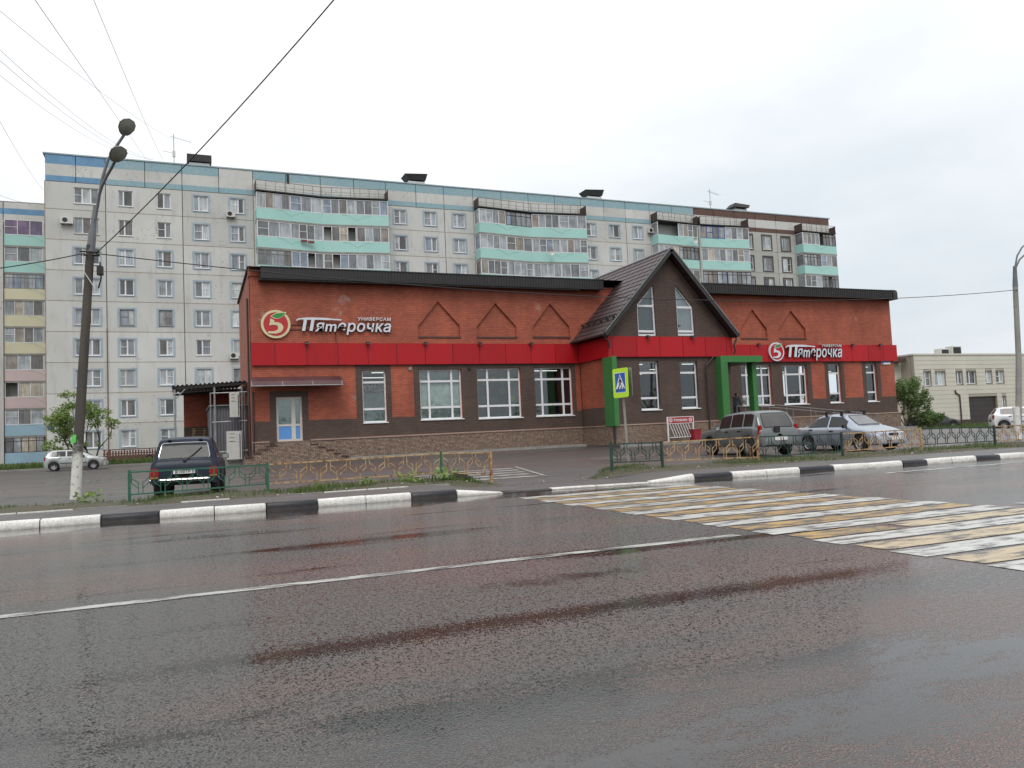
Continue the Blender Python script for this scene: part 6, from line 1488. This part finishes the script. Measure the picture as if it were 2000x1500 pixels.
# ------------------------------------------------------------------ plants
def make_leaf(name, c1, c2):
    m, t, p = nodes(name); oi = t.nodes.new('ShaderNodeNewGeometry')
    f = oi.outputs['Random Per Island']; c = mixc(t, f, c1, c2); t.links.new(c, p.inputs['Base Color']); setp(p, Roughness=.5)
    p.inputs['Subsurface Weight'].default_value = 0
    tr = t.nodes.new('ShaderNodeBsdfTranslucent'); t.links.new(c, tr.inputs[0]); mx_ = t.nodes.new('ShaderNodeMixShader'); mx_.inputs[0].default_value = .3
    out = t.nodes['Material Output']; t.links.new(p.outputs[0], mx_.inputs[1]); t.links.new(tr.outputs[0], mx_.inputs[2]); t.links.new(mx_.outputs[0], out.inputs[0]); return m
M['leaf'] = make_leaf('spring leaves', (.14, .22, .05), (.25, .34, .10))
M['leaf_dk'] = make_leaf('shrub leaves', (.095, .16, .045), (.18, .26, .095))
M['grass'] = make_leaf('grass blades', (.050, .105, .018), (.115, .155, .040))
M['bark'] = mat('dark bark', (.035, .027, .022), .85, .4, 6, fine=30, bmp=.5)
def leaves(b, c, rad, n, size, rr, droop=.0):
    for _ in range(n):
        while True:
            p = Vector((rr.uniform(-1,1), rr.uniform(-1,1), rr.uniform(-1,1)))
            if p.length < 1: break
        q = c + Vector((p.x*rad[0], p.y*rad[1], p.z*rad[2]))
        d = Vector((rr.uniform(-1,1), rr.uniform(-1,1), rr.uniform(-.9,.6)-droop)).normalized(); s_ = size*rr.uniform(.6,1.3)
        w = d.cross(Vector((rr.uniform(-1,1), rr.uniform(-1,1), rr.uniform(-1,1)))).normalized()*s_*.28
        b.add([q, q+d*s_*.5+w, q+d*s_, q+d*s_*.5-w], [(0,1,2,3)])
def grow(tw, tips, p, d, L, r, depth, rr, spread, bend):
    pts = [p]; rs = [r]; dd = d.copy()
    for i in range(4):
        dd = (dd + Vector((rr.uniform(-1,1), rr.uniform(-1,1), rr.uniform(-.3,.5)))*.16 + bend).normalized(); p = p + dd*L/4; pts.append(p); rs.append(r*(1-.12*(i+1)))
    tw.tube(pts, rs, 6 if r > .03 else 4)
    if depth == 0: tips.append((p, dd)); return
    for k in range(rr.choice([2,3,3])):
        nd = (dd + Vector((rr.uniform(-1,1), rr.uniform(-1,1), rr.uniform(-.2,.9)))*spread).normalized(); q = pts[rr.choice([2,3,4,4])]
        grow(tw, tips, q, nd, L*rr.uniform(.62,.82), r*.55, depth-1, rr, spread, bend)
    tips.append((p, dd))
def tree(name, label, loc, stems, L, r, depth, leafn, rad, size, mleaf, seed, spread=.7, bend=(0,0,0), cat='tree'):
    rr = random.Random(seed); root = empty(name, loc, 0, label, cat); tw = MB(); tips = []
    for d in stems: grow(tw, tips, Vector((rr.uniform(-.1,.1), rr.uniform(-.1,.1), -.1)), Vector(d).normalized(), L, r, depth, rr, spread, Vector(bend))
    tw.build('trunk', M['bark'], root, False, smooth=50)
    lb = MB()
    for p, d in tips: leaves(lb, p, tuple(q*rr.uniform(.6,1.25) for q in rad), int(leafn*rr.uniform(.5,1.4)), size, rr)
    o = lb.build('crown', mleaf, root, False); return root
tb = at(181, 900, 68)
tree('young_tree', 'small windswept young tree with fresh leaves behind the silver hatchback', (tb.x, 68, g(tb.x, 68)), [(-.75,0,.9),(-.35,.3,1.15),(.05,-.2,1.2),(.4,.1,.95),(-.6,-.3,1.0)], 2.1, .085, 3, 44, (.42,.42,.26), .19, M['leaf'], 4, .62, (-.045,0,.01))
sb_ = at(1772, 832, 47)
tree('tall_shrub', 'tall loose green shrub at the right end of the shop', (sb_.x, 47, g(sb_.x, 47)), [(-.22,0,1),(.15,.2,1),(.4,-.1,.9),(-.1,-.3,1),(.62,.2,.8),(.0,.3,1.1),(-.3,.1,.9),(.25,.0,1.2),(-.1,.1,1.25),(.75,-.2,.6),(.5,.3,1)], 1.60, .04, 3, 34, (.20,.20,.36), .15, M['leaf_dk'], 9, .38, (.0,0,.03), 'shrub')
for px, lab, sd in ((1800,'low dark bush right of the tall shrub',3), (1822,'lowest bush beside the dark saloon bonnet',8)):
    q = at(px, 833, 47.5); tree('low_bush', lab, (q.x, 47.5, g(q.x, 47.5)), [(-.6,0,.7),(.5,.2,.7),(0,-.4,.8),(.2,.3,.9)], .75, .03, 2, 70, (.28,.28,.22), .15, M['leaf_dk'], sd, .8, (0,0,0), 'bush')
# lawns
sheet('lawn_right', M['turf'], fr(46.5, 84, 1.5), [36.5, 37, 40, 44, 48, 51, 54], lambda x, y: g(x, y) + .02 + (.04 if 37 <= y <= 53 else -.04))
sheet('lawn_left', M['turf'], fr(-30, 6, 2), [68.5, 69, 72, 76, 79.9], lambda x, y: g(x, y) + .08)
b = MB(); b.box(-30, 6, 68.3, 68.49, .0, .34); tag(b.build('lawn_kerb', M['concrete']), kind='structure')
def blades(name, label, n, samp, h, m, seed, clump=None):
    rr = random.Random(seed); b = MB()
    for _ in range(n):
        p, k = samp(rr)
        if p is None: continue
        hh = h*rr.uniform(.4,1.3)*k; a = rr.uniform(0, 6.28); w = Vector((math.cos(a), math.sin(a), 0))*hh*.07; l = Vector((rr.uniform(-.5,.5), rr.uniform(-.5,.5), 0))*hh*.8
        p = Vector(p); b.v += [tuple(p-w), tuple(p+w), tuple(p+l*.4+Vector((0,0,hh*.6))+w*.6), tuple(p+l+Vector((0,0,hh)))]; i = len(b.v)-4; b.f += [(i,i+1,i+2),(i,i+2,i+3)]; b.m += [0,0]
    me = bpy.data.meshes.new(name); me.from_pydata(b.v, [], b.f); me.materials.append(m); o = link(name, me); tag(o, label, 'grass', kind='stuff'); return o
def n2(x, y): return .5+.5*math.sin(x*1.3+math.sin(y*2.1)*1.5)*math.cos(x*.47+y*1.1)
def s_left(rr):
    x = rr.uniform(-13, 7.3); ed = verge_l(x); y = ed[0]+.12+(ed[1]-ed[0]-.2)*rr.random(); d = n2(x, y)
    if x < -1.2: d *= .5; y = ed[0]+.6+(ed[1]-ed[0]-.7)*rr.random()
    if rr.random() > .25+.75*d: return None, 0
    return (x, y, verge_z(x, y)-.02), .55+.9*d*(1.35 if x > 2.5 else .7)
def s_right(rr):
    x = 9.9+34*rr.random()**1.4; ed = verge_r(x); y = ed[0]+.15+(ed[1]-ed[0]-.25)*rr.random(); d = n2(x+2, y)
    if x < 12.2 and y < 18.6: d *= .9
    elif 12.2 < x < 14.2: d *= .25
    if rr.random() > .15+.85*d: return None, 0
    return (x, y, (verge_z(x, y) if y < ed[1]-.25 else verge_z(x, y)-.04)-.02), .5+.7*d
blades('verge_grass', 'ragged grass under the left railing', 13000, s_left, .105, M['grass'], 1)
blades('verge_grass', 'ragged grass under the long right railing', 20000, s_right, .105, M['grass'], 2)
def s_lawn(rr):
    x = rr.uniform(47, 78); y = rr.uniform(37, 53); return (x, y, g(x, y)+.04), .6+rr.random()
blades('lawn_grass', 'rough grass before the beige building', 9000, s_lawn, .22, M['grass'], 3)
def s_lawn2(rr):
    x = rr.uniform(-16, 3); y = rr.uniform(68.6, 73); return (x, y, g(x, y)+.06), .7+rr.random()
blades('lawn_grass', 'rough grass at the foot of the grey block', 6000, s_lawn2, .28, M['grass'], 4)
# leafy weeds among the grass
def weed(x, y, s, seed, lab):
    rr = random.Random(seed); b = MB(); z = verge_z(x, y)
    leaves(b, Vector((x, y, z+.10*s)), (.28*s, .2*s, .12*s), 60, .11*s, rr, -.4); o = b.build('leafy_weed', M['leaf']); tag(o, lab, 'weed', 'weeds on the verge')
for x, y, s, k, lab in ((4.2,19.25,.7,1,'leafy weed clump under the middle of the rusty panel'), (5.25,19.2,1.1,2,'tallest leafy weed clump near the short green railing piece'), (6.2,19.3,1.2,3,'leafy weed clump by the green railing post'), (3.0,19.2,.6,4,'leafy weed clump near the left end of the rusty panel'), (-1.9,20.4,1.1,5,'leafy weed clump beside the lamp post foot')): weed(x, y, s, k, lab)
# belt of trees on the camera's side of the road (seen mirrored in the panes and paintwork)
rr = random.Random(21); b = MB()
for k in range(82):
    x = -90 + k*4.2 + rr.uniform(-1.5, 1.5); y = rr.uniform(-64, -48); h = rr.uniform(4, 9)
    leaves(b, Vector((x, y, h*.58)), (rr.uniform(2.2, 3.6), 2.4, h*.42), 330, .62, rr)
    b.tube([(x, y, -.3), (x, y, h*.4)], [.2, .14], 6)
tag(b.build('roadside_trees', M['leaf_dk']), 'belt of trees behind the viewer across the road', 'trees', kind='stuff')
# scattered litter and stones
M['litter'] = mat('pale litter', (.55, .54, .52), .6, .3, 9); M['pebble'] = mat('grey pebble', (.16, .14, .12), .8, .4, 9)
rr = random.Random(12)
b = MB()
def rock(b, p, s, rr):
    v = []; 
    for i in range(3):
        for j in range(6):
            a = j*math.pi/3; h = (-.4, .1, .55)[i]; q = (.8, 1, .45)[i]*rr.uniform(.7,1.2); v.append((p[0]+math.cos(a)*s*q, p[1]+math.sin(a)*s*q*.8, p[2]+h*s))
    f = [(i*6+j, i*6+(j+1) % 6, (i+1)*6+(j+1) % 6, (i+1)*6+j) for i in range(2) for j in range(6)] + [tuple(range(12, 18))]; b.add(v, f)
for _ in range(260):
    x = rr.uniform(-9, 30); ed = verge_l(x) if x < 7.3 else verge_r(max(x, 9.8)); y = rr.uniform(ed[0]-.3, ed[1]); rock(b, (x, y, verge_z(x, y)), rr.uniform(.008, .028), rr)
tag(b.build('verge_stones', M['pebble']), 'small stones scattered along the muddy verge', 'stones', kind='stuff')
b = MB()
for _ in range(46):
    x = rr.uniform(-4, 24); ed = verge_l(x) if x < 7.3 else verge_r(max(x, 9.8)); y = rr.uniform(ed[0]-.2, ed[0]+.7); rock(b, (x, y, verge_z(x, y)+.01), rr.uniform(.012, .03), rr)
tag(b.build('litter_scraps', M['litter']), 'pale scraps of litter along the verge', 'litter', kind='stuff')
q = at(896, 925, 19.9); b = MB(); rock(b, (q.x, 19.9, .20), .30, random.Random(2)); rock(b, (q.x+.12, 19.85, .18), .22, random.Random(4)); tag(b.build('earth_heap', mat('dark earth', (.035, .028, .024), .9, .4, 9, fine=30, bmp=.8)), 'dark lump of earth behind the short rusty railing panel', 'earth heap')

# ------------------------------------------------------------------ shopper on the entrance platform
def person(loc, rz, label):
    J = dict(pel=(0,0,.96), wai=(0,0,1.10), che=(0,.02,1.34), nek=(0,.03,1.50), hed=(0,.06,1.60), top=(0,.05,1.72),
             shl=(.19,.02,1.42), ell=(.25,.02,1.15), wrl=(.24,.14,.92), hal=(.23,.20,.84), shr=(-.19,.02,1.42), elr=(-.25,-.02,1.15), wrr=(-.25,.10,.93), har=(-.24,.14,.85),
             hil=(.10,0,.92), knl=(.11,.08,.50), anl=(.11,-.02,.09), tol=(.12,.16,.04), hir=(-.10,0,.92), knr=(-.11,-.02,.50), anr=(-.11,-.16,.10), tor=(-.12,.02,.04))
    rad = dict(pel=.15, wai=.145, che=.165, nek=.062, hed=.10, top=.085, shl=.085, ell=.06, wrl=.042, hal=.045, shr=.085, elr=.06, wrr=.042, har=.045, hil=.105, knl=.07, anl=.05, tol=.045, hir=.105, knr=.07, anr=.05, tor=.045)
    E_ = [('pel','wai'),('wai','che'),('che','nek'),('nek','hed'),('hed','top'),('che','shl'),('shl','ell'),('ell','wrl'),('wrl','hal'),('che','shr'),('shr','elr'),('elr','wrr'),('wrr','har'),('pel','hil'),('hil','knl'),('knl','anl'),('anl','tol'),('pel','hir'),('hir','knr'),('knr','anr'),('anr','tor')]
    ks = list(J); me = bpy.data.meshes.new('person'); me.from_pydata([J[k] for k in ks], [(ks.index(a), ks.index(c)) for a, c in E_], [])
    o = bpy.data.objects.new('person_rig', me); COL.objects.link(o); o.modifiers.new('skin', 'SKIN')
    for i, k in enumerate(ks): me.skin_vertices[0].data[i].radius = (rad[k], rad[k]*(.75 if k in ('pel','wai','che') else 1))
    me.skin_vertices[0].data[0].use_root = True
    sb2 = o.modifiers.new('sub', 'SUBSURF'); sb2.levels = 2; sb2.render_levels = 2
    ev = bpy.data.meshes.new_from_object(o.evaluated_get(bpy.context.evaluated_depsgraph_get())); bpy.data.objects.remove(o)
    ms = [mat('jacket grey blue', (.07, .085, .105), .8, .3, 6), mat('dark jeans', (.022, .028, .045), .85, .3, 8), mat('skin tone', (.42, .26, .19), .5, .15, 8), mat('dark hair', (.025, .018, .014), .6, .3, 12), mat('dark shoes', (.02, .018, .017), .5, .2, 8)]
    ev.materials.clear()
    for m_ in ms: ev.materials.append(m_)
    for p in ev.polygons:
        c = p.center; p.use_smooth = True
        p.material_index = 4 if c.z < .10 else 1 if c.z < .88 and abs(c.x) < .21 else 2 if (c.z < .90 and abs(c.x) > .2) else 3 if (c.z > 1.66 or (c.z > 1.56 and c.y < .03)) else 2 if c.z > 1.49 else 0
    r = link('person', ev); r.location = loc; r.rotation_euler = (0, 0, rz); tag(r, label, 'person')
    b = MB(); b.hexa([(-.30,.02,.52),(-.18,.02,.52),(-.18,.26,.52),(-.30,.26,.52),(-.28,.06,.84),(-.22,.06,.84),(-.22,.22,.84),(-.28,.22,.84)]); b.build('carrier_bag', mat('white carrier bag', (.55, .55, .52), .5, .2, 6), r, False)
q = at(1439, 800, 37.9); person((q.x, 37.9, 1.42), R(-60), 'person in a grey blue jacket standing under the green portal')
